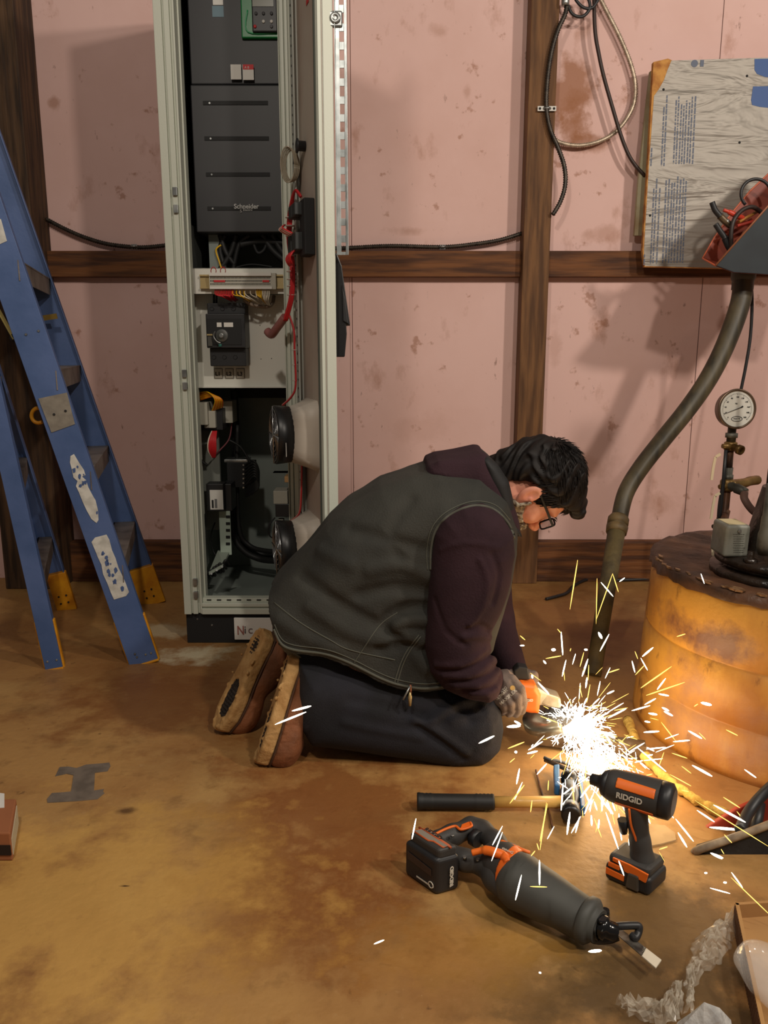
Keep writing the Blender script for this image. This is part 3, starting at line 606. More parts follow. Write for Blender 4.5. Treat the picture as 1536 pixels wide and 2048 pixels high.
# piping on the armhole and seams laid on the cloth
seam = M('vest_seam', (82, 82, 72), rough=.8); 
def lay(name, pts, f, r, mt, par, k=6, lift=.001, Y0=1.5):
    sp = smoothpath([Vector((a, b, 0)) for a, b in pts], k); return MB().tube([hit(f, v.x, v.y, Y0, lift=lift) for v in sp], r, 6).build(name, mt, par)
hemp = [(548, 1258), (563, 1288), (590, 1300), (650, 1308), (700, 1326), (760, 1356), (800, 1370), (850, 1377), (902, 1370)]
lay('vest_hem', hemp, vest_f, .0035, seam, vest); lay('vest_hem', [(a+1, b-9) for a, b in hemp], vest_f, .0014, seam, vest)
for pts in ([(548, 1205), (600, 1245), (660, 1280), (700, 1300), (790, 1320)], [(795, 1225), (760, 1250), (725, 1300), (708, 1326)], [(838, 1270), (815, 1300), (800, 1330), (788, 1368)], [(842, 1273), (820, 1302), (805, 1332), (794, 1368)]):
    lay('vest_seam', pts, vest_f, .0015, seam, vest)
# coat tail under the vest
MB().prism([P(555, 1288, 1.84), P(580, 1296, 1.84), P(628, 1335, 1.82), P(680, 1357, 1.80), P(650, 1356, 1.80), P(610, 1345, 1.82), P(585, 1320, 1.84)], (0, .012, 0)).build('vest_lining', M('lining_green', (96, 92, 76), rough=.8), vest, bevel=.002)
# hood
hd1 = [(848, 938), (853, 920), (872, 911), (915, 905), (955, 898), (966, 900), (971, 915), (990, 945), (1012, 985), (1024, 1022), (1030, 1050), (1010, 1040), (985, 1008), (930, 985), (880, 962)]
def hood_f(p):
    d = pslab(p, hd1, 1.99, .135, .045)
    d = d-.003*wob(p, 26, 5)+folds(p, [(Q(880, 925, 1.88), Q(960, 935, 1.88), 1)], -.006, .012)
    return d
hood = soft('hoodie', hood_f, (.05, 1.80, .50), (.36, 2.16, .80), .004, hoodm, man, smooth=2)
def coll_f(p): return pslab(p, [(950, 905), (966, 902), (985, 918), (1006, 950), (1014, 985), (1018, 1020), (1032, 1056), (1020, 1055), (985, 1000), (960, 950)], 1.985, .125, .03)
soft('hood_lining', coll_f, (.15, 1.82, .50), (.40, 2.14, .80), .004, blk2, hood)
# near sleeve
ap = [(868, 1062), (885, 1032), (925, 1010), (965, 1008), (1000, 1028), (1024, 1065), (1030, 1105), (1020, 1160), (998, 1220), (980, 1258), (978, 1290), (992, 1335), (1001, 1362), (994, 1385), (975, 1396), (930, 1388), (885, 1368), (858, 1335), (849, 1280), (853, 1200), (862, 1120)]
def sleeve_0(p): return smin(pslab(p, ap, 1.80, .088, .078), cone(p, Q(930, 1330, 1.80), Q(988, 1375, 1.85), .058, .036), .03)
sfold = FL(sleeve_0, [([(872, 1330), (920, 1330), (955, 1312), (982, 1288)], 1), ([(878, 1342), (925, 1341), (962, 1323), (987, 1302)], -1), ([(888, 1352), (935, 1352), (970, 1335), (992, 1315)], 1), ([(900, 1362), (945, 1362), (978, 1346), (996, 1328)], -1),
   ([(912, 1372), (955, 1371), (982, 1358), (998, 1344)], 1.1), ([(925, 1380), (965, 1380), (988, 1370), (1000, 1357)], -1), ([(945, 1388), (975, 1387), (993, 1378)], .9),
   ([(935, 1262), (960, 1252), (978, 1262)], -1.2), ([(928, 1275), (958, 1272), (980, 1275)], 1.3), ([(960, 1120), (975, 1160), (965, 1215), (940, 1250)], .8), ([(985, 1110), (998, 1150), (985, 1205)], -.8), ([(880, 1100), (930, 1085), (1000, 1095)], .4), ([(870, 1200), (890, 1260), (930, 1290)], -.6)])
def sleeve_f(p):
    d = pslab(p, ap, 1.80, .088, .078)
    d = smin(d, cone(p, Q(930, 1330, 1.80), Q(988, 1375, 1.85), .058, .036), .03)
    return d+folds(p, sfold, -.0085, .0065)-.003*wob(p, 30, 1)
sleeve = soft('sleeve', sleeve_f, (-.02, 1.68, .08), (.36, 1.94, .66), .0036, hoodm, hood, smooth=1)
lay('armhole_piping', [(862, 1140), (862, 1100), (872, 1060), (900, 1030), (945, 1012), (985, 1018), (1015, 1045), (1028, 1075)], lambda p: np.minimum(sleeve_f(p), vest_f(p)), .0036, seam, vest)
lay('armhole_piping', [(855, 1140), (854, 1095), (866, 1052), (896, 1022), (945, 1003), (990, 1010), (1020, 1040)], lambda p: np.minimum(sleeve_f(p), vest_f(p)), .0015, seam, vest)
def arm2_f(p): return smin(cone(p, Q(960, 1060, 2.16), Q(985, 1240, 2.20), .078, .06), cone(p, Q(985, 1240, 2.20), Q(1030, 1350, 2.00), .06, .036), .02)
soft('sleeve', arm2_f, (.05, 1.94, .1), (.46, 2.32, .68), .006, hoodm, hood, smooth=2)
for dx, l in ((0, 70), (8, 45)):
    MB().tube(smoothpath([P(1012+dx, 1120, 1.90), P(1009+dx, 1150, 1.88), P(1006+dx, 1150+l, 1.87)]), .0022, 6).build('drawstring', blk2, hood)
# jeans
jp = [(600, 1312), (700, 1332), (800, 1362), (900, 1372), (985, 1384), (1000, 1412), (1004, 1452), (998, 1490), (968, 1521), (905, 1524), (820, 1508), (740, 1496), (668, 1486), (625, 1480), (600, 1440), (596, 1375)]
def jean_0(p): return pslab(p, jp, 1.85, .085, .075)
jf = FL(jean_0, [([(860, 1445), (910, 1410), (975, 1392)], 1), ([(830, 1440), (880, 1470), (930, 1505)], 1), ([(838, 1455), (890, 1488), (925, 1515)], -1), ([(700, 1400), (780, 1415), (850, 1432)], -.8), ([(905, 1440), (950, 1430), (990, 1435)], .8), ([(690, 1445), (770, 1462), (840, 1475)], .6), ([(960, 1400), (980, 1440), (978, 1480)], .6), ([(880, 1385), (920, 1420), (940, 1440)], -.7)])
def jean_f(p):
    d = jean_0(p)+folds(p, jf, -.010, .011)-.003*wob(p, 26, 9)
    kn = Q(930, 1440, 2.12)
    d = smin(d, smin(cone(p, Q(640, 1290, 2.08), kn, .085, .075), cone(p, (kn[0], kn[1], .07), (-.16, 2.05, .10), .07, .055), .02), .03)
    d = smin(d, ell(p, Q(650, 1290, 1.97), (.10, .15, .09)), .03)
    return np.maximum(d, .003-p[2])
soft('jeans', jean_f, (-.40, 1.72, 0), (.34, 2.26, .40), .0045, jeanm, man, smooth=2)
# keys on the belt
ky = MB().tube([P(820, 1372, 1.765), P(806, 1400, 1.755)], .0025, 6).build('key', zinc, man); MB().lathe(P(820, 1402, 1.76), (0, 0, 1), [(-.012, .003), (.01, .005), (.022, .002)], 8).build('key', brass, man)
MB().tube([P(821, 1370, 1.77), P(821, 1388, 1.77)], .003, 6).build('key_clip', M('copper_clip', (170, 110, 80), rough=.4, metal=.5), man)
# boots
leather = M('boot_leather', (132, 78, 44), (98, 58, 32), scale=12, rough=.7, bump=.25, bscale=80); leath2 = leather
solem = M('boot_sole', (186, 146, 92), (160, 118, 66), scale=30, rough=.8, bump=.3, bscale=120); tread = M('tread_rubber', (52, 40, 32), (34, 26, 22), scale=60, rough=.8, bump=1, bscale=180)
foot = [(.150, .0), (.138, .030), (.10, .048), (.05, .050), (0, .040), (-.05, .036), (-.10, .040), (-.13, .034), (-.145, 0), (-.13, -.034), (-.10, -.040), (-.05, -.034), (0, -.038), (.05, -.046), (.10, -.046), (.138, -.028)]
def boot(toe, heel, nrm):
    toe, heel = Vector(toe), Vector(heel); c = (toe+heel)/2; a = (toe-heel).normalized(); n = Vector(nrm); n = (n-a*n.dot(a)).normalized(); l = n.cross(a)
    Mx = Matrix((a, l, n)).transposed().to_4x4(); Mx.translation = c      # x toe, y lateral, z out of the sole
    pad = lambda lo, hi, f, h, mt, par, nm, sm=1: soft(nm, f, lo, hi, h, mt, par, smooth=sm, xf=[list(r) for r in Mx])
    def up(p):
        d = smin(slab(poly2(p[0], p[1], [(x*.95, y*.92) for x, y in foot]), p[2]+.045, .030, .022), ell(p, (.085, 0, -.045), (.058, .046, .045)), .02)
        d = smin(d, cone(p, (-.02, 0, -.06), (-.085, 0, -.07), .040, .042), .02); d = smin(d, cone(p, (-.085, 0, -.06), (-.07, 0, -.17), .046, .052), .03)
        return d-.002*wob(p, 60, 2)
    up_o = pad((-.16, -.07, -.24), (.16, .07, .0), up, .004, leather, man, 'boot', 2)
    def so(p):
        d = slab(poly2(p[0], p[1], foot), p[2]+.004, .017, .008)
        rs = random.Random(5)
        for k in range(34): t = rs.random()*2*math.pi; d = np.minimum(d, ell(p, (.142*math.cos(t), .040*math.sin(t), .011+rs.random()*.004), (.004+rs.random()*.003, .004, .004)))
        return np.maximum(d, -(np.minimum(slab(poly2(p[0], p[1], [(.115, 0), (.10, .024), (.05, .030), (.015, .020), (.0, 0), (.015, -.018), (.05, -.026), (.10, -.022)]), p[2]-.014, .006, .002), ell(p, (-.095, 0, .015), (.030, .022, .006)))))
    s_ = pad((-.17, -.07, -.03), (.17, .07, .03), so, .003, solem, up_o, 'sole', 1)
    m = MB(); pads = ([(.112, 0), (.10, .022), (.05, .028), (.015, .019), (.003, 0), (.015, -.017), (.05, -.024), (.10, -.020)], [(-.123, 0), (-.11, .016), (-.08, .016), (-.068, 0), (-.08, -.016), (-.11, -.016)])
    m.prism([Mx @ Vector((x, y, .002)) for x, y in pads[0]], Mx.to_3x3() @ Vector((0, 0, .0075)))
    for i in range(11):
        for j in range(5):
            x, y = .010+i*.0095, (j-2)*.0085+(i % 2)*.003
            if abs(y) < .022*math.sin(math.pi*min(max((x+.002)/.12, 0.05), .95))+.002: m.lathe(Mx @ Vector((x, y, .006)), n, [(0, .0036), (.006, .003)], 6)
    m.build('tread_pad', tread, s_); m = MB(); m.prism([Mx @ Vector((x, y, .002)) for x, y in pads[1]], Mx.to_3x3() @ Vector((0, 0, .0075)))
    for i in range(6):
        for j in range(4):
            x, y = -.120+i*.0095, (j-1.5)*.009
            if abs(y) < .018: m.lathe(Mx @ Vector((x, y, .006)), n, [(0, .0036), (.006, .003)], 6)
    m.build('tread_pad', tread, s_)
    MB().tube([Mx @ Vector((x*.985, y*.985, -.022)) for x, y in foot+foot[:1]], .0028, 6).build('welt', M('welt_dark', (70, 44, 26), rough=.8), up_o)
boot(P(521, 1521, 1.80), P(590, 1303, 1.86), (-.95, -.12, .25))
boot(P(437, 1458, 1.955), P(533, 1258, 2.03), (-.86, -.50, .25))
# ---- head
up_ = Vector((.93, 0, .37)).normalized(); f0_ = Vector((.37, 0, -.93)).normalized(); ya = math.radians(10); HS = 1.03
fw = (f0_*math.cos(ya)+Vector((0, 1, 0))*math.sin(ya)).normalized(); sd = up_.cross(fw).normalized()
if sd.y > 0: sd = -sd
ro_ = math.radians(8); up_, sd = (up_*math.cos(ro_)+sd*math.sin(ro_)).normalized(), (sd*math.cos(ro_)-up_*math.sin(ro_)).normalized()
HR = Matrix((fw, sd, up_)).transposed()
ear = Vector((-.008, .072, -.022)); HO = P(1056, 991, 1.915)-(HR @ ear)*HS
HM = (HR*HS).to_4x4(); HM.translation = HO; HI = HM.inverted()
def lp(q): return tuple(HI @ Vector(q))
nk = lp(P(955, 1020, 2.0))
def both(f): return lambda p: np.minimum(f([p[0], p[1], p[2]]), f([p[0], -p[1], p[2]]))
def head_f(p):
    a = [p[0], np.abs(p[1]), p[2]]
    d = ell(p, (-.006, 0, .042), (.088, .073, .074))
    d = smin(d, ell(p, (.026, 0, -.022), (.062, .058, .084)), .03)
    d = smin(d, cone(a, (-.004, .046, -.058), (.060, .010, -.100), .018, .020), .028)
    d = smin(d, ell(a, (.046, .040, -.030), (.030, .024, .026)), .02)
    d = smin(d, ell(a, (.070, .022, .022), (.016, .028, .009)), .014)
    d = smin(d, cone(p, (.080, 0, .006), (.109, 0, -.034), .006, .0115), .012)
    d = smin(d, ell(a, (.097, .012, -.040), (.011, .008, .008)), .006)
    d = smax(d, -ell(a, (.092, .031, .002), (.014, .015, .010)), .010)
    d = np.minimum(d, ell(a, (.072, .030, .001), (.012, .012, .012)))
    d = smin(d, ell(p, (.084, 0, -.064), (.010, .022, .005)), .006); d = smin(d, ell(p, (.082, 0, -.074), (.010, .020, .006)), .006)
    # ear: a rim with a hollow and a lobe
    e = ell(a, (-.010, .074, -.016), (.019, .008, .030)); e = smax(e, -ell(a, (-.006, .083, -.013), (.011, .008, .019)), .004)
    e = smin(e, ell(a, (.000, .074, -.020), (.005, .006, .006)), .003); e = smin(e, ell(a, (-.002, .072, -.043), (.009, .005, .009)), .006)
    d = smin(d, e, .006)
    return smin(d, cone(p, (-.030, 0, -.050), nk, .050, .056), .03)
v1, q1 = nets(head_f, (-.16, -.12, -.22), (.14, .12, .13), .0024)
A = np.array(HM); v1 = v1@A[:3, :3].T+A[:3, 3]
def body_f(p):
    d = smin(cone(p, Q(930, 1030, 2.0), Q(680, 1220, 1.98), .09, .08), cone(p, Q(955, 1020, 2.0), Q(900, 1060, 2.0), .05, .09), .04)
    for y, s in ((1.80, 1), (2.16, 0)):
        sh = Q(935, 1070, y)
        if s: el, wr, hn = Q(912, 1300, 1.80), Q(996, 1384, 1.855), Q(1022, 1390, 1.86)
        else: el, wr, hn = Q(985, 1240, 2.20), Q(1030, 1350, 2.0), Q(1052, 1362, 1.94)
        d = smin(d, cone(p, sh, el, .05, .04), .02); d = smin(d, cone(p, el, wr, .04, .026), .02); d = smin(d, cone(p, wr, hn, .024, .022), .01)
    for y0, kn, ft_ in ((1.88, Q(950, 1455, 1.85), Q(665, 1430, 1.86)), (2.08, Q(930, 1440, 2.12), Q(530, 1330, 2.03))):
        d = smin(d, cone(p, Q(680, 1290, y0), kn, .045, .045), .02); d = smin(d, cone(p, kn, ft_, .045, .035), .02)
    return d
v2, q2 = nets(body_f, (-.42, 1.70, 0.0), (.46, 2.30, .78), .008)
me = bpy.data.meshes.new('body'); v = np.concatenate([v1, v2]); q = np.concatenate([q1, q2+len(v1)])
me.from_pydata([tuple(x) for x in v], [], [tuple(int(i) for i in x) for x in q]); me.polygons.foreach_set('use_smooth', [True]*len(me.polygons)); me.materials.append(skin)
body = bpy.data.objects.new('body', me); COL.objects.link(body); sm_ = body.modifiers.new('s', 'SMOOTH'); sm_.iterations = 1; link(body, man)
HX = [list(r) for r in HM]
# hair
hl = [(.14, .050), (.14, .22), (-.2, .22), (-.2, -.10), (-.085, -.105), (-.052, -.060), (-.036, -.01), (-.022, .018), (.000, .020), (.012, .004), (.016, -.028), (.032, -.026), (.038, .010), (.055, .048), (.075, .060)]
def hair_f(p):
    d = ell(p, (-.004, 0, .044), (.098, .082, .082)); d = smin(d, cone(p, (-.055, 0, .0), (-.052, 0, -.08), .062, .050), .03); d = smin(d, ell(p, (.076, -.005, .076), (.044, .056, .030)), .02)
    d = d-.0045*np.sin(p[0]*160+6*np.sin(p[2]*45+p[1]*30))*np.cos(p[1]*120+p[2]*60)-.003*wob(p, 70, 4)
    d = smax(d, poly2(p[0], p[2], hl), .006)
    return d
hair = soft('hair', hair_f, (-.15, -.11, -.15), (.14, .11, .16), .0026, hairm, man, smooth=0, xf=HX)
random.seed(21); m = MB()
for k in range(2200):
    t, u = random.uniform(0, 2*math.pi), random.uniform(-.55, 1)
    r_ = math.sqrt(1-u*u) if abs(u) < 1 else 0
    q = Vector((-.004+.097*r_*math.cos(t), .081*r_*math.sin(t), .044+.081*u))
    pl_ = float(poly2(np.array([q.x]), np.array([q.z]), hl)[0])
    if pl_ > -.002: continue
    nrm = Vector((q.x+.002, q.y*1.3, q.z-.048)).normalized(); flow = Vector((1.0, q.y*3, -.35)) if q.z > .05 else Vector((-.35, 0, -1))
    flow = (flow-nrm*flow.dot(nrm)).normalized(); L2 = random.uniform(.016, .034); sw = Vector((random.uniform(-.4, .4), random.uniform(-.4, .4), random.uniform(-.4, .4)))
    pts = [q+nrm*.000, q+flow*L2*.5+nrm*.002+sw*.002, q+flow*L2+nrm*random.uniform(-.002, .002)+sw*.006]
    m.tube([HM @ x for x in pts], [.0013, .0011, .0003], 4, cap=False)
m.build('hair_strands', hairm, hair)
# beard
def beard_f(p):
    d = head_f(p)-.0075-.0014*np.sin(p[0]*330+4*np.sin(p[2]*140))*np.cos(p[2]*280+p[1]*150)
    return smax(d, poly2(p[0], p[2], [(.008, -.016), (.020, -.036), (.040, -.050), (.064, -.053), (.080, -.048), (.094, -.052), (.14, -.056), (.13, -.15), (.03, -.14), (-.03, -.09), (-.012, -.060), (.002, -.046)]), .004)
beardm = M('greying_beard', (176, 164, 142), (84, 64, 48), scale=90, rough=.8, bump=.6, bscale=500, lo=.42, hi=.58)
beard = soft('beard', beard_f, (-.05, -.10, -.15), (.14, .10, .0), .0026, beardm, man, smooth=0, xf=HX)
m = MB(); random.seed(4)
for k in range(1500):
    f_, s_, u_ = random.uniform(-.01, .09), random.uniform(.0, .06), random.uniform(-.125, -.045)
    g = np.array([f_]), np.array([s_]), np.array([u_])
    if abs(float(beard_f(list(g))[0])) > .003: continue
    q = Vector((f_, s_, u_)); m.tube([HM @ q, HM @ (q+Vector((.3, .5, -1)).normalized()*random.uniform(.006, .014))], [.0011, .0002], 3, cap=False)
if m.v: m.build('beard_strands', beardm, beard)
m = MB(); random.seed(9)
for k in range(40): q = Vector((.086+random.uniform(-.004, .003), random.choice((-1, 1))*random.uniform(.012, .044), .020+random.uniform(-.003, .003))); m.tube([HM @ q, HM @ (q+Vector((.006, random.uniform(-.003, .008), .003)))], [.001, .0003], 3, cap=False)
m.build('eyebrow', hairm, man)
# glasses
gf = M('glasses_black', (10, 10, 11), rough=.5, spec=.2)
gl = MB()
def rim(s):
    pts = []
    for k in range(25):
        t = 2*math.pi*k/24; c_, s2 = math.cos(t), math.sin(t); e_ = .5
        pts.append(HM @ Vector((.106-.20*abs(.034+.026*c_*0)-.10*abs(s*(.034+.027*c_)), s*(.034+.027*math.copysign(abs(c_)**e_, c_)), -.002+.018*math.copysign(abs(s2)**e_, s2))))
    return pts
gg = MB().tube(rim(1), .0022, 6, cap=False).build('glasses', gf, man)
MB().tube(rim(-1), .0022, 6, cap=False).build('rim', gf, gg); MB().tube([HM @ Vector((.099, -.008, .004)), HM @ Vector((.102, 0, .007)), HM @ Vector((.099, .008, .004))], .002, 6).build('bridge', gf, gg)
for s in (1, -1): m = MB(); m.bar(HM @ Vector((.092, s*.063, .010)), HM @ Vector((.0, s*.078, .006)), .003, .006, up_); m.build('temple_arm', gf, gg, bevel=.001)
lens, lt_, lb_ = newmat('lens_glass'); lb_.inputs['Transmission Weight'].default_value = 1; lb_.inputs['Roughness'].default_value = .02; lb_.inputs['IOR'].default_value = 1.2
for s in (1, -1): r_ = rim(s)[:-1]; m = MB(); m.prism(r_, fw*.001); m.build('lens', lens, gg)
# glove on the near hand
glm = M('grey_knit_glove', (128, 112, 102), (110, 96, 88), scale=30, rough=.9, bump=.3, bscale=500)
fing = [((1024, 1358, 1.822), (1041, 1378, 1.806), (1046, 1402, 1.812), (1043, 1421, 1.838)), ((1018, 1372, 1.814), (1034, 1394, 1.800), (1037, 1412, 1.812), (1032, 1427, 1.842)),
        ((1008, 1384, 1.812), (1022, 1405, 1.802), (1023, 1418, 1.816), (1018, 1427, 1.846)), ((998, 1392, 1.816), (1009, 1408, 1.810), (1009, 1418, 1.824), (1005, 1423, 1.850))]
def glove_f(p):
    d = pslab(p, [(982, 1398), (1000, 1345), (1018, 1343), (1030, 1356), (1038, 1380), (1040, 1396), (1024, 1412), (1000, 1414)], 1.842, .041, .030)
    d = smin(d, cone(p, Q(990, 1378, 1.848), Q(1010, 1378, 1.845), .033, .030), .012)
    for i, c_ in enumerate(fing):
        r_ = (.0118, .0115, .0108, .0098)[i]; dd_ = None
        for a, b in zip(c_[:-1], c_[1:]):
            q = cone(p, Q(*a), Q(*b), r_, r_*.93); dd_ = q if dd_ is None else np.minimum(dd_, q)
        d = smin(d, dd_, .0035)
    th = np.minimum(cone(p, Q(1008, 1356, 1.862), Q(1026, 1348, 1.888), .015, .013), cone(p, Q(1026, 1348, 1.888), Q(1044, 1352, 1.912), .013, .0115))
    return smin(d, th, .008)
glove = soft('glove', glove_f, (.20, 1.76, .08), (.40, 1.94, .26), .0018, glm, man, smooth=1)
lay('glove_cuff', [(984, 1400), (992, 1380), (1000, 1360), (1004, 1346)], glove_f, .0035, M('glove_cuff_dark', (84, 72, 66), rough=.9), glove)
if 0: wl = M('wrist_skin', (226, 150, 120), rough=.6)
qa = P(1003, 1411, 1.7985); tx = (P(1034, 1377, 1.7985)-qa).normalized(); ty = Vector((0, -1, 0)).cross(tx)*-1
def tm(q): z = Vector((0, -1, .25)).normalized(); y = z.cross(tx).normalized(); x = y.cross(z); m_ = Matrix((x, y, z)).transposed().to_4x4(); m_.translation = q; return m_
prt = M('glove_print', (206, 198, 182), rough=.8)
def wrap_text(body_, px, py, ang, size, par):
    c = bpy.data.curves.new('t', 'FONT'); c.body = body_; c.size = size; c.offset = .25; c.resolution_u = 2; o = bpy.data.objects.new('t', c); me = bpy.data.meshes.new_from_object(o); bpy.data.objects.remove(o); bpy.data.curves.remove(c)
    ca, sa = math.cos(math.radians(ang)), math.sin(math.radians(ang))
    for v in me.vertices: x, y = v.co.x, v.co.y; v.co = hit(glove_f, px+x*ca-y*sa, py-x*sa-y*ca, 1.7, 1.95, lift=.0012)
    me.materials.clear(); me.materials.append(prt); me.name = 'glove_lettering'; o = bpy.data.objects.new('glove_lettering', me); COL.objects.link(o); link(o, par)
wrap_text('MAXIFLEX', 1002, 1411, 42, 9.5, glove); wrap_text('ULTIMATE', 994, 1401, 42, 6.5, glove); wrap_text('ATG', 1003, 1387, 42, 8, glove)
MB().lathe(hit(glove_f, 1025, 1376, 1.7, lift=.0015), (0, -1, .2), [(-.002, .006), (.0005, .006)], 16).build('glove_badge', M('badge_tan', (206, 166, 96), rough=.6), glove)
def glove2_f(p):
    d = ell(p, Q(1048, 1360, 1.945), (.035, .030, .030))
    for k in range(4): d = smin(d, np.minimum(cone(p, Q(1046+k*7, 1348, 1.94), Q(1048+k*7, 1350, 1.895), .010, .010), cone(p, Q(1048+k*7, 1350, 1.895), Q(1050+k*7, 1366, 1.885), .010, .009)), .004)
    return smin(d, cone(p, Q(1038, 1368, 1.93), Q(1052, 1384, 1.905), .012, .011), .006)
soft('glove', glove2_f, (.24, 1.86, .08), (.44, 2.02, .24), .0025, glm, man)
# ================================================================ ANGLE GRINDER
orange = M('tool_orange', (240, 116, 34), (230, 104, 28), scale=10, rough=.45); tdark = M('tool_charcoal', (62, 60, 58), rough=.55); tgrey = M('gear_case', (176, 166, 146), (140, 130, 112), scale=30, rough=.4, metal=.4)
gr_ = thing('angle_grinder', 'orange and grey angle grinder gripped in the grey gloved hand, throwing sparks', 'power tool', tuple(P(1060, 1395, 1.87)))
def gb_f(p): return pslab(p, [(1024, 1362), (1040, 1358), (1068, 1362), (1079, 1380), (1075, 1419), (1055, 1418), (1035, 1412), (1022, 1398)], 1.872, .032, .014)
gbod = soft('motor_housing', gb_f, (.28, 1.82, .08), (.42, 1.92, .22), .0022, orange, gr_)
MB().tube(smoothpath([P(1030, 1396, 1.875), P(1000, 1410, 1.90), P(965, 1418, 1.93), P(930, 1410, 1.95)]), [.026]*3+[.028]*20+[.024]*2, 12).build('rear_handle', blk, gr_)
MB().prism([P(1030, 1360, 1.865), P(1028, 1342, 1.865), P(1038, 1333, 1.865), P(1056, 1336, 1.865), P(1060, 1360, 1.865)], (0, .03, 0)).build('lock_off_switch', blk2, gr_, bevel=.003)
MB().prism([P(1074, 1374, 1.848), P(1096, 1388, 1.85), P(1122, 1396, 1.85), P(1124, 1418, 1.85), P(1096, 1416, 1.85), P(1084, 1411, 1.85), P(1072, 1417, 1.848)], (0, .046, 0)).build('gear_case', tgrey, gr_, bevel=.007, seg=3)
MB().lathe(P(1105, 1412, 1.875), (.12, -.25, -1), [(-.01, .022), (.012, .020), (.018, .012)], 20).build('spindle', blk, gr_)
dc = P(1100, 1437, 1.865); da = Vector((-.25, .02, .96)).normalized()
MB().lathe(dc, da, [(-.001, .060), (.001, .060)], 40).build('cutting_disc', M('disc_grey', (96, 90, 82), (70, 64, 58), scale=40, rough=.7), gr_)
gm_ = MB(); fx = Vector((1, 0, .2)); fx = (fx-da*fx.dot(da)).normalized(); fy = da.cross(fx); vs = []; n_ = 26
for k in range(n_):
    t = math.radians(95+190*k/(n_-1)); v = fx*math.cos(t)+fy*math.sin(t); vs += [dc+da*.010+v*.018, dc+da*.010+v*.068, dc-da*.012+v*.068, dc-da*.012+v*.064]
gm_.add(vs, [(4*k+j, 4*k+j+1, 4*k+j+5, 4*k+j+4) for k in range(n_-1) for j in range(3)], True)
g_ = gm_.build('blade_guard', M('guard_steel', (150, 146, 130), (120, 112, 96), scale=20, rough=.35, metal=.7), gr_); g_.modifiers.new('t', 'SOLIDIFY').thickness = .0025
MB().box(tuple(P(1041, 1404, 1.838)), tuple(P(1059, 1396, 1.842)+Vector((0, .002, 0)))).build('name_plate', M('plate_dark', (96, 60, 50)), gbod)
text('maker_lettering', 'RIDGID', prt, ft(P(1043, 1403, 1.8365)), .0085, gbod, bold=.0003)
# ================================================================ LADDER
blue = M('ladder_blue', (78, 100, 146), (62, 86, 130), scale=6, rough=.5, bump=.06, bscale=60); alu = M('tread_aluminium', (134, 124, 116), (100, 92, 86), scale=12, rough=.5, metal=.4, bump=.1, bscale=120)
yel = M('foot_yellow', (214, 148, 20), (190, 120, 10), scale=20, rough=.5); sticker = M('worn_sticker', (206, 204, 196), (180, 178, 170), scale=40, rough=.7)
lad = thing('step_ladder', 'blue fibreglass twin step ladder with grey treads and yellow feet, folded beside the cabinet', 'ladder', tuple(F(205, 1290)))
NR, FR, NL, FLt = F(288, 1326), F(306, 1203), F(108, 1337), F(136, 1215)
def ext(a, b, k): return a+(b-a)*k
rails = {}
for key, foot_, upper, k, near in (('nr', NR, P(59, 666, 2.34), 1.8, 1), ('fr', FR, P(78, 560, 2.96), 1.5, 0), ('nl', NL, P(4, 873, 2.36), 3.0, 1), ('fl', FLt, P(45, 930, 2.92), 2.6, 0)):
    rails[key] = (foot_, ext(foot_, upper, k), near)
cdir = (FR-NR).normalized()
def along(key, z): a, b, _ = rails[key]; return a+(b-a)*((z-a.z)/(b.z-a.z))
for key in rails:
    a, b, near = rails[key]; d = (b-a).normalized(); w = d.cross(cdir).normalized(); s = 1 if near else -1; W_ = .090 if key in ('nr', 'fr') else .062
    if key == 'nl': W_ = .052
    m = MB(); u = cdir
    m.bar(a, b, W_, .005, u); 
    for q in (-1, 1): m.bar(a+w*q*(W_/2-.002)+u*s*.014, b+w*q*(W_/2-.002)+u*s*.014, .004, .028, u)
    r_ = m.build('rail', blue, lad, bevel=.001)
    fm_ = MB(); t0 = a-d*.006; t1 = a+d*(.20 if near else .155)
    fm_.bar(t0+u*s*.016, t1+u*s*.016-d*(.04 if near else 0), W_+.010, .026 if not near else .020, u)
    if near: fm_.bar(t0-u*.004, t0+d*.008-u*.004, W_+.006, .008, u)
    ft_ = fm_.build('ladder_foot', yel, r_, bevel=.003)
    for k in range(4 if not near else 2):
        c_ = a+d*(.03+.03*(k//2) if not near else .028)+w*(.014 if k % 2 else -.014)+u*(-.0315 if not near else -.003)
        MB().lathe(c_, -u, [(-.001, .004), (.002, .003)], 8).build('rivet', zinc if near else ink, r_ if near else ft_)
for z, kk in ((1.24, 'r'), (.935, 'r'), (.635, 'r'), (.335, 'r'), (.605, 'l'), (.295, 'l'), (.90, 'l'), (1.2, 'l')):
    a, b = along('n'+kk, z), along('f'+kk, z); d = (rails['n'+kk][1]-rails['n'+kk][0]).normalized(); u = (b-a).normalized()
    a = a+u*.006; b = b-u*.006; sd_ = d.cross(u).normalized(); m = MB(); wd = .078 if kk == 'r' else .05
    m.bar(a, b, wd, .004, Vector((0, 0, 1))); x = Vector((1, 0, 0))
    m.bar(a+x*wd*.48-Vector((0, 0, .028)), b+x*wd*.48-Vector((0, 0, .028)), .003, .056, (0, 0, 1)); m.bar(a-x*wd*.48-Vector((0, 0, .012)), b-x*wd*.48-Vector((0, 0, .012)), .003, .028, (0, 0, 1))
    m.build('tread', alu, lad)
rd_ = (rails['nr'][1]-NR).normalized(); rail_n = -(rd_.cross(cdir).normalized().cross(rd_)).normalized()
def rail_pt(px, py, lift=.0045):      # point on the near right rail's outer face
    a, b, _ = rails['nr']; n = rail_n; d = ray(px, py); o = Vector((0, 0, 1)); t = ((a+n*lift)-o).dot(n)/d.dot(n); return o+d*t
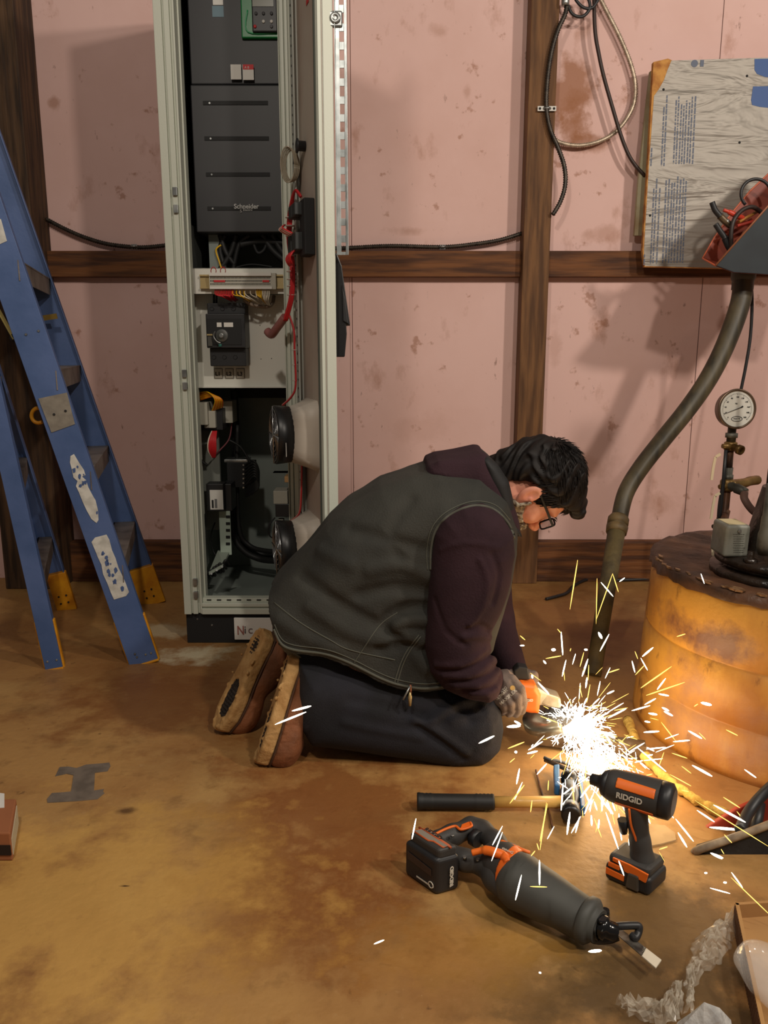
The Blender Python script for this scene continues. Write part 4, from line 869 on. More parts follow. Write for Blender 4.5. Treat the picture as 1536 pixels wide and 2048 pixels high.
def patch(pts, name, mt, par=lad, lift=.0035, th=.0008): return MB().prism([rail_pt(x, y, lift) for x, y in pts], rail_n*th).build(name, mt, par)
patch([(77, 797), (134, 785), (150, 848), (103, 865)], 'joint_plate', M('joint_plate_grey', (150, 144, 132), (130, 124, 114), scale=30, rough=.5, metal=.3), th=.002)
for x, y in ((108, 829), (131, 822)): MB().lathe(rail_pt(x, y, .006), rail_n, [(-.001, .004), (.0012, .0035)], 10).build('plate_hole', ink, lad)
for x, y in ((52, 669), (77, 662), (270, 1308), (302, 1306)): MB().lathe(rail_pt(x, y, .0035), rail_n, [(-.001, .004), (.002, .003)], 10).build('rivet', zinc, lad)
patch([(141, 912), (148, 908), (158, 925), (168, 940), (171, 950), (164, 953), (172, 960), (177, 975), (186, 992), (191, 1000), (196, 1020), (197, 1040), (193, 1046), (183, 1038), (174, 1022), (166, 1005), (158, 985), (152, 972), (155, 962), (147, 955), (144, 940), (140, 925)], 'worn_label', sticker)
patch([(190, 1075), (213, 1069), (219, 1080), (224, 1100), (231, 1116), (237, 1135), (244, 1150), (251, 1165), (258, 1184), (252, 1192), (228, 1199), (222, 1186), (214, 1165), (206, 1148), (203, 1130), (196, 1115), (190, 1100), (183, 1084)], 'worn_label', sticker)
random.seed(8)
for (x0, y0, x1, y1, n) in ((150, 925, 190, 1030, 9), (195, 1085, 245, 1185, 14)):
    for k in range(n):
        t = random.random(); x, y = x0+(x1-x0)*t+random.uniform(-9, 9), y0+(y1-y0)*t; r_ = random.uniform(1.2, 4)
        patch([(x+r_*math.cos(q)*random.uniform(.5, 1.2), y+1.6*r_*math.sin(q)*random.uniform(.5, 1.2)) for q in (0, .9, 1.9, 2.8, 3.7, 4.7, 5.5)], 'scratch', blue, lift=.0045)
patch([(-14, 440), (2, 438), (14, 482), (-4, 490)], 'worn_label', sticker)
MB().bar(P(-20, 590, 2.55), P(30, 680, 2.50), .004, .022, (0, -1, 0)).build('spreader', M('spreader_brass', (176, 158, 96), rough=.5, metal=.3), lad, bevel=.001)
MB().lathe(P(29, 676, 2.50), (0, -1, 0), [(0, .013), (.005, .013), (.006, .007), (.008, .006)], 14).build('spreader_pivot', blk, lad)
pts = [P(77+14*math.cos(t), 831+15*math.sin(t), 2.46) for t in [math.radians(60+250*i/16) for i in range(17)]]
MB().tube(pts, .006, 8).build('strap_ring', yel, lad)
MB().bar(P(87, 636, 2.9), P(114, 632, 2.9), .004, .018, (0, -.2, 1)).build('brace_plate', M('brace_gold', (140, 116, 56), rough=.5, metal=.4), lad)
# ================================================================ BOARD ON THE WALL
foil, t_, b_ = newmat('wrinkled_foil'); b_.inputs['Metallic'].default_value = .35; b_.inputs['Roughness'].default_value = .5
N, L = t_.nodes.new, t_.links.new; tc = N('ShaderNodeTexCoord'); mp = N('ShaderNodeMapping'); mp.inputs[3].default_value = (3, 1, 13); mp.inputs[2].default_value = (0, .18, 0); L(tc.outputs['Object'], mp.inputs[0])
n1 = N('ShaderNodeTexNoise'); n1.inputs['Scale'].default_value = 1.0; n1.inputs['Detail'].default_value = 3; n1.inputs['Distortion'].default_value = 1.2; L(mp.outputs[0], n1.inputs['Vector'])
bp = N('ShaderNodeBump'); bp.inputs['Strength'].default_value = .65; bp.inputs['Distance'].default_value = .02; L(n1.outputs[0], bp.inputs['Height']); L(bp.outputs[0], b_.inputs['Normal'])
b_.inputs['Base Color'].default_value = sr(150, 143, 134)
foam = M('torn_foam', (206, 150, 80), (160, 100, 50), scale=30, rough=.9, bump=.4, bscale=60)
YF = 3.30
bd = MB().prism([P(x, y, YF) for x, y in ((1307, 124), (1336, 117), (1345, 121), (1660, 112), (1640, 541), (1289, 534), (1285, 500), (1296, 330), (1302, 220))], (0, .022, 0)).build('foam_board', foam, None, **tagd('foil-faced foam board with blue print and torn corner hung on the wall', 'insulation board'))
MB().prism([P(x, y, YF-.001) for x, y in ((1343, 121), (1662, 111), (1640, 541), (1290, 532), (1288, 500), (1298, 330), (1308, 192), (1318, 178), (1328, 160), (1335, 140))], (0, .002, 0)).build('foil_facing', foil, bd)
bprint = M('blue_print', (96, 104, 122), rough=.6); bblue = M('solid_blue_print', (20, 74, 140), rough=.5)
random.seed(2)
for (xs, y0, y1) in (((1328, 1333), 190, 332), ((1352, 1357, 1363, 1368, 1373, 1379, 1384, 1390), 186, 328), ((1307,), 290, 332), ((1315, 1320, 1327), 355, 528), ((1339, 1345, 1351, 1356, 1362, 1368, 1374, 1379), 352, 526), ((1302,), 500, 530)):
    m = MB()
    for x in xs:
        y = y0+random.uniform(0, 25)
        while y < y1:
            l = random.uniform(3, 12); sh = -(y-190)*.045
            q0, q1 = P(x+sh+10*.0, y, YF-.0015), P(x+sh+2.2, min(y+l, y1), YF-.0015); m.box((q0.x, q0.y-.0003, q1.z), (q1.x, q0.y+.0003, q0.z)); y += l+random.uniform(.8, 2.5)
    m.build('small_print', bprint, bd)
for pts in ([(1509, 118), (1560, 117), (1560, 157), (1530, 154), (1514, 148), (1509, 140)], [(1506, 173), (1562, 172), (1562, 218), (1520, 214), (1504, 210), (1502, 200)]): MB().prism([P(x, y, YF-.0012) for x, y in pts], (0, -.0008, 0)).build('blue_logo_block', bblue, bd)
m = MB(); m.lathe(P(1389, 127, YF-.0015), (0, 1, 0), [(-.0004, .013), (.0004, .013)], 20); m.build('round_mark', bprint, bd); lab(bd, 1400, 120, 1408, 133, YF-.0018, bprint, 'small_print')
for x, y in ((1327, 179), (1494, 152), (1479, 285), (1300, 431)): MB().lathe(P(x, y, YF-.001), (0, -1, 0), [(0, .005), (.002, .004)], 8).build('board_nail', ink, bd)
MB().prism([P(x, y, 3.36) for x, y in ((1301, 142), (1312, 140), (1300, 471), (1269, 471), (1277, 360), (1292, 220))], (0, .02, 0)).build('board_offcut', M('offcut_cream', (176, 170, 140), (150, 130, 96), scale=9, rough=.8), None, **tagd('narrow cream board edge sticking out behind the left side of the foil board', 'board'))
# ================================================================ CABLES
def armoured(name, pts, r, mt, label, Y=None, grp=None, parent=None, k=14):
    sp = smoothpath(pts, k); L_ = [0]
    for a, b in zip(sp[:-1], sp[1:]): L_.append(L_[-1]+(b-a).length)
    n = int(L_[-1]/.0045); out = []; j = 0
    for i in range(n):
        s = L_[-1]*i/n
        while L_[j+1] < s: j += 1
        out.append(sp[j].lerp(sp[j+1], (s-L_[j])/(L_[j+1]-L_[j]+1e-9)))
    return MB().tube(out, [r*(1.12 if i % 2 else .80) for i in range(len(out))], 10).build(name, mt, parent, **tagd(label, 'cable', grp))
darkarm = M('black_armour', (70, 62, 54), (40, 35, 31), scale=60, rough=.4, metal=.5); silv = M('silver_armour', (196, 178, 156), (150, 134, 116), scale=60, rough=.4, metal=.5)
def PP(pts, Y): return [P(x, y, Y) for x, y in pts]
armoured('armoured_cable', PP([(92, 438), (130, 458), (170, 475), (215, 488), (265, 494), (300, 494), (345, 489)], 3.39), .0085, darkarm, 'dark armoured cable sagging across the wall between left post and cabinet')
armoured('armoured_cable', PP([(610, 496), (690, 496), (780, 492), (885, 494), (950, 488), (1000, 480), (1046, 466)], 3.39), .0085, darkarm, 'dark armoured cable running on the girt between cabinet and middle stud')
armoured('armoured_cable', PP([(1133, -20), (1132, 22), (1116, 60), (1103, 105), (1095, 160), (1093, 215), (1101, 260), (1116, 295), (1129, 335), (1130, 372), (1120, 405), (1104, 432)], 3.315), .0088, darkarm, 'black armoured cable clamped to the middle stud, bulging out to its right')
armoured('armoured_cable', PP([(1192, -20), (1212, 20), (1240, 75), (1262, 130), (1271, 175), (1265, 215), (1240, 255), (1205, 280), (1160, 291), (1120, 285), (1100, 270)], 3.39), .0085, silv, 'silver armoured cable hanging in a wide loop right of the middle stud')
cord = M('cord_brown_black', (52, 36, 30), rough=.5)
MB().tube(smoothpath(PP([(1188, -20), (1190, 60), (1198, 110), (1208, 155), (1225, 215), (1240, 265), (1255, 305), (1270, 330), (1290, 352)], 3.36)), .0075, 8).build('power_cord', cord, None, **tagd('thin dark cord falling inside the silver loop to the foil board', 'cable'))
MB().tube(smoothpath(PP([(1120, -30), (1134, 5), (1145, 28), (1165, 33), (1180, 15), (1172, -8), (1150, -6), (1165, 14), (1185, 15), (1200, -8)], 3.34)), .006, 8).build('coiled_cord', blk, None, **tagd('black cord coiled at the top of the middle stud', 'cable'))
MB().tube(smoothpath(PP([(1500, 540), (1504, 600), (1501, 670), (1492, 730), (1478, 800), (1460, 900), (1440, 1000), (1436, 1050)], 3.0)), .006, 8).build('hanging_cord', blk, None, **tagd('thin black cord hanging beside the bent hose, passing behind the pressure gauge', 'cable'))
MB().tube(smoothpath([F(1300, 1158, .01), F(1230, 1160, .008), F(1180, 1158, .008), F(1150, 1170, .008), F(1135, 1185, .008), F(1115, 1192, .008), F(1092, 1198, .007)]), .0065, 8).build('loose_cord', blk, None, **tagd('short black cord lying on the floor in front of the back wall', 'cable'))
def strap(px, py, Y, w, label, h=.010, flat=False):
    q = P(px, py, Y); t = thing('cable_clamp', label, 'clamp', tuple(q)); MB().box((q.x-w, q.y+.0, q.z-.009), (q.x+w, q.y+.002, q.z+.009)).build('strap', white if flat else zinc, t, bevel=.001)
    MB().tube([Vector((q.x+.013*math.cos(a), q.y-.013*math.sin(a)+.004, q.z)) for a in [math.pi*i/10 for i in range(11)]], .0045, 6).build('saddle', zinc, t)
    if flat:
        for s in (-1, 1): MB().lathe((q.x+s*.027, q.y-.0005, q.z), (0, -1, 0), [(0, .005), (.002, .004)], 8).build('screw', ink, t)
strap(268, 493, 3.385, .012, 'small metal clamp holding the sagging cable left of the cabinet'); strap(885, 494, 3.385, .012, 'small metal clamp on the cable along the girt'); strap(1094, 217, 3.318, .036, 'shiny two-hole strap clamp on the middle stud', flat=True)
q = P(1131, 0, 3.31); MB().lathe((q.x, q.y, q.z-.02), (0, 0, 1), [(0, .013), (.01, .015), (.03, .015), (.031, .02), (.05, .02)], 12).build('cable_connector', zinc, None, **tagd('metal connector on the cable at the top of the middle stud', 'connector'))
# ================================================================ BIG BENT HOSE AND ITS PIPE
hose = M('weathered_hose', (84, 74, 52), (52, 47, 36), scale=5, rough=.5, stretch=(6, 6, 1))
hp2 = [(1486, 545, 2.95), (1484, 590, 2.94), (1470, 640, 2.92), (1444, 705, 2.9), (1412, 765, 2.88), (1372, 822, 2.86), (1325, 880, 2.82), (1282, 935, 2.78), (1252, 985, 2.74), (1238, 1040, 2.70)]
sp = smoothpath([P(*q) for q in hp2]); n = len(sp)
hz = thing('water_hose', 'thick brown-black hose curving down from the upper right to a pipe coupling', 'hose', tuple(P(1236, 1050, 2.68)))
MB().tube(sp, [.036-.008*i/n for i in range(n)], 18).build('hose', hose, hz)
MB().lathe(P(1486, 562, 2.95), (0, 0, 1), [(-.03, .037), (.0, .037), (.01, .042), (.035, .042), (.04, .03)], 18).build('hose_fitting', M('dark_fitting', (78, 76, 66), rough=.6), hz)
pa, pb = P(1237, 1038, 2.70), F(1186, 1352); d_ = (pb-pa).normalized()
pipem = M('mossy_steel_pipe', (98, 84, 50), (62, 54, 36), scale=14, rough=.7, bump=.3, bscale=60)
MB().lathe(pa, d_, [(-.01, .030), (0, .036), (.022, .036), (.024, .031), (.03, .031), (.032, .037), (.056, .035), (.058, .028)], 18).build('coupling', M('coupling_brown', (112, 92, 58), (70, 58, 36), scale=20, rough=.6), hz)
MB().tube([pa+d_*.05, pa.lerp(pb, .5), pb], [.030, .027, .024], 16).build('pipe', pipem, hz)
# ================================================================ RUSTY TANK
TC = Vector((1.125, 2.03, 0))
trust = stain_mat('rusty_yellow_tank', (204, 150, 64), [((150, 92, 38), 3.5, .42, .62, .8, (1, 1, .5)), ((210, 168, 96), 6, .55, .72, .6, (1, 1, .25)), ((92, 52, 26), 18, .60, .70, .8, (1, 1, .6)), ((150, 108, 84), 2.6, .56, .66, .7, (1, 1, 1))],
                  [(P(1480, 1330, 1.65).x, P(1480, 1330, 1.65).z, .055, .05, (108, 70, 58), .9), (P(1340, 1290, 1.75).x, P(1340, 1290, 1.75).z, .02, .02, (90, 44, 22), .9)], rough=.5, bump=.25, bscale=30)
tk = thing('steel_tank', 'large rusty yellow-orange steel drum standing at the right edge', 'tank', tuple(TC))
MB().lathe(TC, (0, 0, 1), [(0, .425), (.02, .425), (.118, .418), (.122, .412), (.128, .412), (.132, .416), (.262, .408), (.265, .404), (.269, .404), (.272, .407), (.430, .398), (.440, .390), (.440, .0)], 96).build('drum', trust, tk)
ttop = M('tank_top_rust', (92, 62, 42), (48, 34, 26), scale=9, rough=.45, bump=.5, bscale=30)
m = MB(); random.seed(6); n = 90; vs = [];
for k in range(n):
    a = 2*math.pi*k/n
    for r_, z in ((.404+random.uniform(-.003, .004), .427+random.uniform(-.01, .0)), (.405, .445+random.uniform(-.002, .005)), (.375, .449+random.uniform(-.003, .004)), (.1, .445)): vs.append(TC+Vector((r_*math.cos(a), r_*math.sin(a), z)))
m.add(vs, [(4*k+j, 4*((k+1) % n)+j, 4*((k+1) % n)+j+1, 4*k+j+1) for k in range(n) for j in range(3)], True); m.build('tank_lid', ttop, tk)
m = MB()
peel = M('peeled_metal', (176, 140, 104), (90, 60, 40), scale=40, rough=.35, metal=.5)
for k in range(46):
    a = math.radians(random.uniform(165, 285)); r_ = random.uniform(.385, .404); q = TC+Vector((r_*math.cos(a), r_*math.sin(a), .449)); t = Vector((-math.sin(a), math.cos(a), 0)); l = random.uniform(.004, .02)
    MB().prism([q-t*l, q+Vector((math.cos(a), math.sin(a), 0))*random.uniform(.002, .006), q+t*l, q-Vector((math.cos(a), math.sin(a), 0))*random.uniform(.003, .008)], (0, 0, random.uniform(.002, .006))).build('metal_flake', peel, tk)
# yellow foam bead around the foot
random.seed(12); fp = smoothpath([F(1256, 1440, .01), F(1278, 1495, .01), F(1318, 1545, .01), F(1370, 1586, .01), F(1428, 1620, .01), F(1500, 1650, .01)], 9)
MB().tube([p+Vector((random.uniform(-.002, .002), random.uniform(-.002, .002), random.uniform(0, .003))) for p in fp], [.011+random.uniform(-.003, .004) for _ in fp], 10).build('foam_bead', M('yellow_foam', (196, 166, 84), (160, 126, 52), scale=40, rough=.9, bump=.6, bscale=80), None, **tagd('lumpy yellow foam bead along the foot of the rusty tank', 'foam'))
# ---- well head on the tank
oil = M('oily_black_iron', (30, 26, 22), (50, 36, 26), scale=12, rough=.3, bump=.5, bscale=40)
wh = thing('well_head', 'black oily pump flange and upright pipe on top of the rusty tank', 'pump', (1.18, 2.12, .445))
wc = Vector((P(1572, 1150, 1.92).x, 1.93, .445))
MB().lathe(wc, (0, 0, 1), [(0, .175), (.018, .175), (.022, .15), (.03, .145), (.034, .165), (.050, .165), (.056, .12), (.07, .10), (.14, .085), (.22, .068)], 40).build('flange', oil, wh)
for k in range(9):
    a = 2*math.pi*k/9+.2; q = wc+Vector((.145*math.cos(a), .145*math.sin(a), .048)); MB().lathe(q, (0, 0, 1), [(0, .016), (.012, .016), (.013, .008), (.03, .008)], 6).build('flange_bolt', oil, wh)
MB().tube([wc+Vector((0, 0, .15)), wc+Vector((.02, 0, 1.0))], .062, 24).build('upright_pipe', M('black_riser', (26, 26, 25), rough=.6), wh)
gal = M('dull_galvanised', (110, 108, 98), (70, 68, 60), scale=20, rough=.5, metal=.4)
MB().lathe(P(1530, 1085, 1.84), (.03, 0, 1), [(-.03, .012), (-.01, .018), (.02, .018), (.03, .015), (.06, .015), (.065, .013), (.14, .013)], 16).build('grey_elbow', gal, wh)
# ---- gauge manifold
mf = thing('gauge_manifold', 'brass and iron fittings carrying a round pressure gauge and grey switch box', 'pressure gauge', tuple(P(1450, 1130, 2.12)))
YG = 2.12; gc = P(1471, 818, YG); rust = M('rusty_nipple', (110, 70, 44), (60, 46, 38), scale=30, rough=.6); br = M('old_brass', (150, 118, 66), (110, 84, 44), scale=25, rough=.4, metal=.5)
gd = Vector((.10, -1, .10)).normalized()
gs = MB().lathe(gc-gd*.0, gd, [(-.020, .030), (-.018, .048), (.004, .051), (.007, .053), (.010, .052), (.010, .047), (.007, .0465)], 48).build('pressure_gauge', M('gauge_bezel', (116, 96, 78), rough=.35, metal=.6), mf)
gz = Matrix((Vector((0, -1, 0)).cross(Vector((0, 0, 1)))*-1, Vector((0, 0, 1)), Vector((0, -1, 0)))).transposed()
z_ = gd; x_ = Vector((0, 0, 1)).cross(z_).normalized(); y_ = z_.cross(x_); G3 = Matrix((x_, y_, z_)).transposed()
def gp(x, y, z=.0): return gc+G3 @ Vector((x, y, z))
MB().lathe(gc+gd*.0, gd, [(.006, .0468), (.0078, .0468)], 48).build('dial', M('dial_white', (226, 224, 214), rough=.5), gs)
m = MB()
for k in range(51):
    a = math.radians(225-270*k/50); l = .005 if k % 5 == 0 else .0028; c_, s_ = math.cos(a), math.sin(a); m.bar(gp(.041*c_, .041*s_, .0084), gp((.041-l)*c_, (.041-l)*s_, .0084), .0007, .0004, gd)
m.build('dial_ticks', ink, gs)
for k in range(11):
    a = math.radians(225-270*k/10); mm = G3.to_4x4(); mm.translation = gp(.031*math.cos(a)-.004, .031*math.sin(a)-.002, .0083); text('dial_numeral', str(k*20), ink, mm, .0055, gs)
mm = G3.to_4x4(); mm.translation = gp(-.006, .012, .0083); text('dial_lettering', 'PSI', ink, mm, .005, gs); mm.translation = gp(-.0095, -.0275, .0083); text('dial_lettering', 'WATTS', ink, mm, .0055, gs)
MB().tube([gp(.015*math.cos(t), -.026+.0065*math.sin(t), .0085) for t in [2*math.pi*i/24 for i in range(25)]], .0007, 5).build('dial_oval', ink, gs)
MB().prism([gp(-.036, -.0135, .009), gp(-.036, -.0125, .009), gp(.008, .004, .009), gp(.014, .0085, .009), (gp(.0165, .006, .009)), gp(.015, .0035, .009), gp(.009, .0025, .009)], gd*.0006).build('needle', ink, gs)
def gv(px, py): return P(px, py, YG)
xs = gc.x
def vp_(py): return P(1466, py, YG).z
def vt(py0, py1, prof, name, mt): z0 = vp_(py0); z1 = vp_(py1); MB().lathe((xs, YG+.01, z1), (0, 0, 1), [(h*(z0-z1), r_) for h, r_ in prof], 14).build(name, mt, mf)
vt(855, 885, [(0, .012), (.3, .012), (.31, .016), (.6, .016), (.61, .011), (1, .011)], 'gauge_stem', gal)
vt(884, 902, [(0, .012), (.1, .017), (.9, .017), (1, .012)], 'brass_tee', br)
q = Vector((xs, YG-.0, vp_(893))); MB().lathe(q, (.45, -1, -.25), [(0, .010), (.02, .010), (.021, .013), (.032, .013), (.033, .008), (.02, .007)], 12).build('brass_cock', br, mf); MB().lathe(q, (-1, -.1, .05), [(0, .009), (.02, .009), (.022, .007), (.028, .006)], 10).build('brass_plug', br, mf)
vt(902, 938, [(0, .0095), (1, .0095)], 'iron_nipple', rust); vt(936, 960, [(0, .014), (.4, .014), (.41, .011), (1, .012)], 'union', gal); vt(958, 984, [(0, .013), (.2, .019), (.8, .019), (1, .013)], 'brass_tee', br)
q = Vector((xs, YG, vp_(970))); MB().lathe(q, (.8, -.8, -.35), [(0, .012), (.02, .012), (.021, .014), (.04, .013), (.05, .011)], 12).build('hose_barb', gal, mf); MB().lathe(q, (-1, -.1, -.2), [(0, .009), (.02, .009), (.028, .006)], 10).build('brass_plug', br, mf)
MB().tube(smoothpath([q+Vector((.03, -.03, -.015)), P(1490, 1000, 2.06), P(1512, 1026, 2.05), P(1560, 1045, 2.05)]), .010, 10).build('small_hose', M('pinkish_hose', (128, 96, 84), rough=.6), mf)
MB().tube(smoothpath([q+Vector((.01, .01, 0)), P(1488, 966, 2.16), P(1500, 962, 2.18), P(1515, 960, 2.2)]), .013, 10).build('side_pipe', br, mf)
vt(984, 1040, [(0, .011), (.3, .014), (.35, .0105), (1, .0105)], 'iron_nipple', rust)
MB().tube([P(1426, 1053, 2.10), P(1455, 1050, 2.12)], .006, 8).build('short_nipple', rust, mf)
MB().tube([(xs, YG+.03, vp_(1040)), (xs, YG+.03, .45)], .012, 10).build('iron_nipple', rust, mf)
a, b_ = P(1444, 1114, 1.90), P(1500, 1050, 1.90)
MB().tube([(a.x+.03, 1.97, (a.z+b_.z)/2), (xs, YG+.01, (a.z+b_.z)/2+.02)], .010, 8).build('iron_nipple', rust, mf)
sw_ = MB().prism([(a.x, 1.895, a.z), (b_.x, 1.895, a.z), (b_.x+.002, 1.895, b_.z), (a.x+.004, 1.895, b_.z)], (0, .085, .0)).build('pressure_switch', M('switch_grey', (130, 130, 120), (112, 112, 102), scale=30, rough=.5), mf, bevel=.008, seg=4)
MB().lathe(P(1479, 1062, 1.894), (0, -1, 0), [(0, .0045), (.004, .004)], 10).build('cover_screw', zinc, sw_)
m = MB(); random.seed(1)
for k in range(9):
    y = 1068+k*4.5; x = 1466+random.uniform(0, 2)
    while x < 1488: l = random.uniform(1.5, 4); q0, q1 = P(x, y+1, 1.894), P(x+l, y, 1.894); m.box((q0.x, 1.8938, q0.z), (q1.x, 1.8942, q1.z)); x += l+1.1
m.build('embossed_text', M('faint_print', (96, 96, 88)), sw_)
MB().box((a.x+.012, 1.905, b_.z-.0005), (b_.x-.006, 1.97, b_.z+.0008)).build('top_sticker', M('sticker_cream', (196, 180, 140)), sw_)
cream = M('lever_cream', (246, 226, 190), rough=.5)
for pts in ([(1441, 908), (1431, 914), (1427, 932), (1423, 960)], [(1440, 986), (1430, 992), (1426, 1012), (1422, 1038)], [(1434, 1063), (1426, 1070), (1425, 1090), (1426, 1114)]):
    m = MB(); pp = [P(x, y, 2.10) for x, y in pts]
    for u, v in zip(pp[:-1], pp[1:]): m.bar(u, v, .007, .003, (0, -1, 0))
    m.build('valve_lever', cream, mf)
MB().tube([P(1452, 900, 2.11), P(1447, 960, 2.11), P(1441, 1020, 2.11), P(1434, 1062, 2.11)], .005, 8).build('lever_rod', blk, mf)
# ================================================================ TOOLS ON THE FLOOR
def sm(name, f, pts, pad, h, mt, par, smooth=1, **k):
    lo_, hi_ = bounds(pts, pad); lo_[2] = max(lo_[2], -.002); return soft(name, f, tuple(lo_), tuple(hi_), h, mt, par, smooth=smooth, **k)
# ---- hammer
ham = thing('hammer', 'blue and black steel hammer with yellow handle and black rubber grip lying on the floor', 'hammer', tuple(F(980, 1604)))
ha, hb, hc_ = F(834, 1602, .02), F(988, 1604, .02), F(1122, 1604, .022)
n_ = 40; MB().tube([ha.lerp(hb, i/n_) for i in range(n_+1)], [.0165+(.0012 if (i % 2 and (i < 8 or i > 30)) else 0)+(.001 if i < 3 else 0) for i in range(n_+1)], 18).build('grip', rubber, ham, bevel=.0)
MB().tube([hb, hb.lerp(hc_, .5), hc_], [.0125, .0125, .0135], 16).build('handle', M('hickory_yellow', (214, 168, 92), (196, 146, 70), scale=6, rough=.35, stretch=(1, 8, 8)), ham)
hsteel = M('hammer_steel', (60, 60, 62), (34, 34, 36), scale=20, rough=.3, metal=.7); hblue = M('hammer_blue', (44, 104, 158), (36, 84, 130), scale=20, rough=.4)
c0, c1 = F(1138, 1552, .028), F(1142, 1632, .028); d = (c1-c0).normalized(); L0 = (c1-c0).length
MB().lathe(c0, d, [(0, .016), (.004, .019), (.022, .019), (.026, .014), (.04, .0145), (L0*.5-.012, .021), (L0*.5+.012, .021), (L0-.04, .016), (L0-.034, .015), (L0-.030, .021), (L0-.003, .021), (L0, .017)], 20).build('hammer_head', hsteel, ham)
MB().prism([F(1106, 1549, .012), F(1118, 1547, .012), F(1119, 1592, .012), F(1108, 1590, .012)], (0, 0, .026)).build('painted_cheek', hblue, ham, bevel=.003)
MB().prism([F(1156, 1564, .012), F(1163, 1564, .012), F(1170, 1634, .012), F(1160, 1632, .012)], (0, 0, .024)).build('painted_cheek', hblue, ham, bevel=.003)
# ---- rod being cut, small sticks
rodm = M('rusty_rod', (104, 82, 62), (60, 48, 40), scale=40, rough=.6, metal=.3)
MB().tube([F(1090, 1519, .03), F(1128, 1536, .028), F(1212, 1565, .02)], .0058, 8).build('threaded_rod', rodm, None, **tagd('short dark threaded rod lying above the hammer head, under the sparks', 'rod'))
MB().tube(smoothpath([F(1088, 1515, .036), F(1100, 1520, .034), F(1120, 1523, .03), F(1140, 1530, .02)]), .004, 6).build('bent_wire', blk, None, **tagd('bent black wire end beside the threaded rod near the hammer', 'wire'))
MB().tube(smoothpath([F(1072, 1540, .006), F(1078, 1565, .005), F(1088, 1600, .005), F(1098, 1625, .005), F(1105, 1655, .005)]), .0025, 6).build('thin_wire', rust, None, **tagd('thin dark wire crossing under the yellow hammer handle', 'wire'))
sq = [F(1060, 1432, .06), F(1120, 1455, .05), F(1200, 1478, .04)]
MB().bar(F(1075, 1470, .03), F(1290, 1500, .02), .035, .035).build('steel_channel', M('steel_cut', (120, 104, 84), (80, 66, 50), scale=20, rough=.4, metal=.6), None, **tagd('short length of square steel being cut in the middle of the sparks', 'steel bar'))
# ---- reciprocating saw
def cz(cx, cy, z): return F(780+cx*.3776, 1560+cy*.3777, z)
saw = thing('reciprocating_saw', 'black and orange cordless reciprocating saw lying on the floor with its blade pointing right', 'power tool', tuple(cz(700, 560, 0)))
sgrey = M('saw_rubber_grey', (70, 70, 66), (60, 60, 57), scale=12, rough=.6); schar = M('saw_charcoal', (56, 54, 52), rough=.6)
p0, p1 = cz(700, 545, .052), cz(1035, 735, .045)
def boot_f(p): return smin(cone(p, tuple(p0), tuple(p1), .050, .034), cone(p, tuple(cz(950, 760, .02)), tuple(cz(1000, 790, .02)), .014, .014), .02)-.0012*wob(p, 60)
sm('front_boot', boot_f, [p0, p1], .07, .0028, sgrey, saw)
d = (p1-p0).normalized(); MB().lathe(p1, d, [(-.005, .035), (.0, .040), (.010, .040), (.016, .034), (.018, .028), (.026, .028)], 24).build('boot_lip', sgrey, saw)
def motor_f(p): return smin(cone(p, tuple(cz(600, 460, .050)), tuple(cz(690, 535, .052)), .040, .047), cone(p, tuple(cz(560, 420, .05)), tuple(cz(600, 450, .05)), .030, .040), .02)
sm('motor_housing', motor_f, [cz(560, 420, .05), cz(700, 545, .05)], .06, .0026, schar, saw)
q0 = cz(655, 505, .052)
def band_f(p):
    s = sum((p[i]-q0[i])*d[i] for i in range(3)); return np.maximum(motor_f(p)-.0016, np.abs(s+.010*np.sin((p[2]-.05)*40))-.009)
sm('orange_band', band_f, [q0], .065, .0022, orange, saw)
MB().tube(smoothpath([cz(435, 385, .082), cz(500, 372, .090), cz(560, 385, .094), cz(600, 400, .092), cz(625, 440, .090)]), [.006]*8+[.0085]*20+[.007]*5, 8).build('orange_trim', orange, saw)
def handle_f(p):
    r = None
    for pts, rr in (([(255, 318), (330, 292), (430, 252), (490, 270), (560, 330), (610, 395)], .0195), ([(330, 395), (400, 425), (500, 440), (580, 470)], .0190), ([(500, 440), (560, 520), (600, 560)], .022)):
        q = [tuple(cz(a, b, .045)) for a, b in pts]
        for a, b in zip(q[:-1], q[1:]): g = cone(p, a, b, rr, rr); r = g if r is None else smin(r, g, .012)
    return r
sm('handle', handle_f, [cz(255, 318, .04), cz(610, 560, .05), cz(430, 252, .05)], .035, .0028, schar, saw)
MB().tube(smoothpath([cz(235, 290, .062), cz(290, 262, .066), cz(345, 245, .067), cz(375, 262, .067), cz(430, 245, .067), cz(425, 225, .066)]), .0028, 6).build('orange_trim', orange, saw)
MB().prism([cz(372, 265, .063), cz(432, 247, .063), cz(418, 228, .063), cz(380, 243, .063)], (0, 0, .004)).build('orange_trim', orange, saw, bevel=.001)
MB().tube(smoothpath([cz(590, 325, .085), cz(640, 345, .088), cz(700, 370, .088), cz(740, 385, .084)]), .0035, 6).build('orange_trim', orange, saw)
for a, b in ((330, 292), (395, 408), (465, 420)): MB().lathe(cz(a, b, .0645), (0, 0, 1), [(-.002, .004), (.0015, .0035)], 10).build('housing_screw', zinc, saw)
MB().tube([cz(440, 300, .045), cz(470, 318, .045)], .017, 12).build('trigger', blk, saw)
mm = frame(cz(590, 362, .0985), (cz(640, 388, .1)-cz(590, 362, .1)), (cz(590, 340, .1)-cz(590, 362, .1))); text('model_lettering', 'oooG', prt, mm, .010, saw)
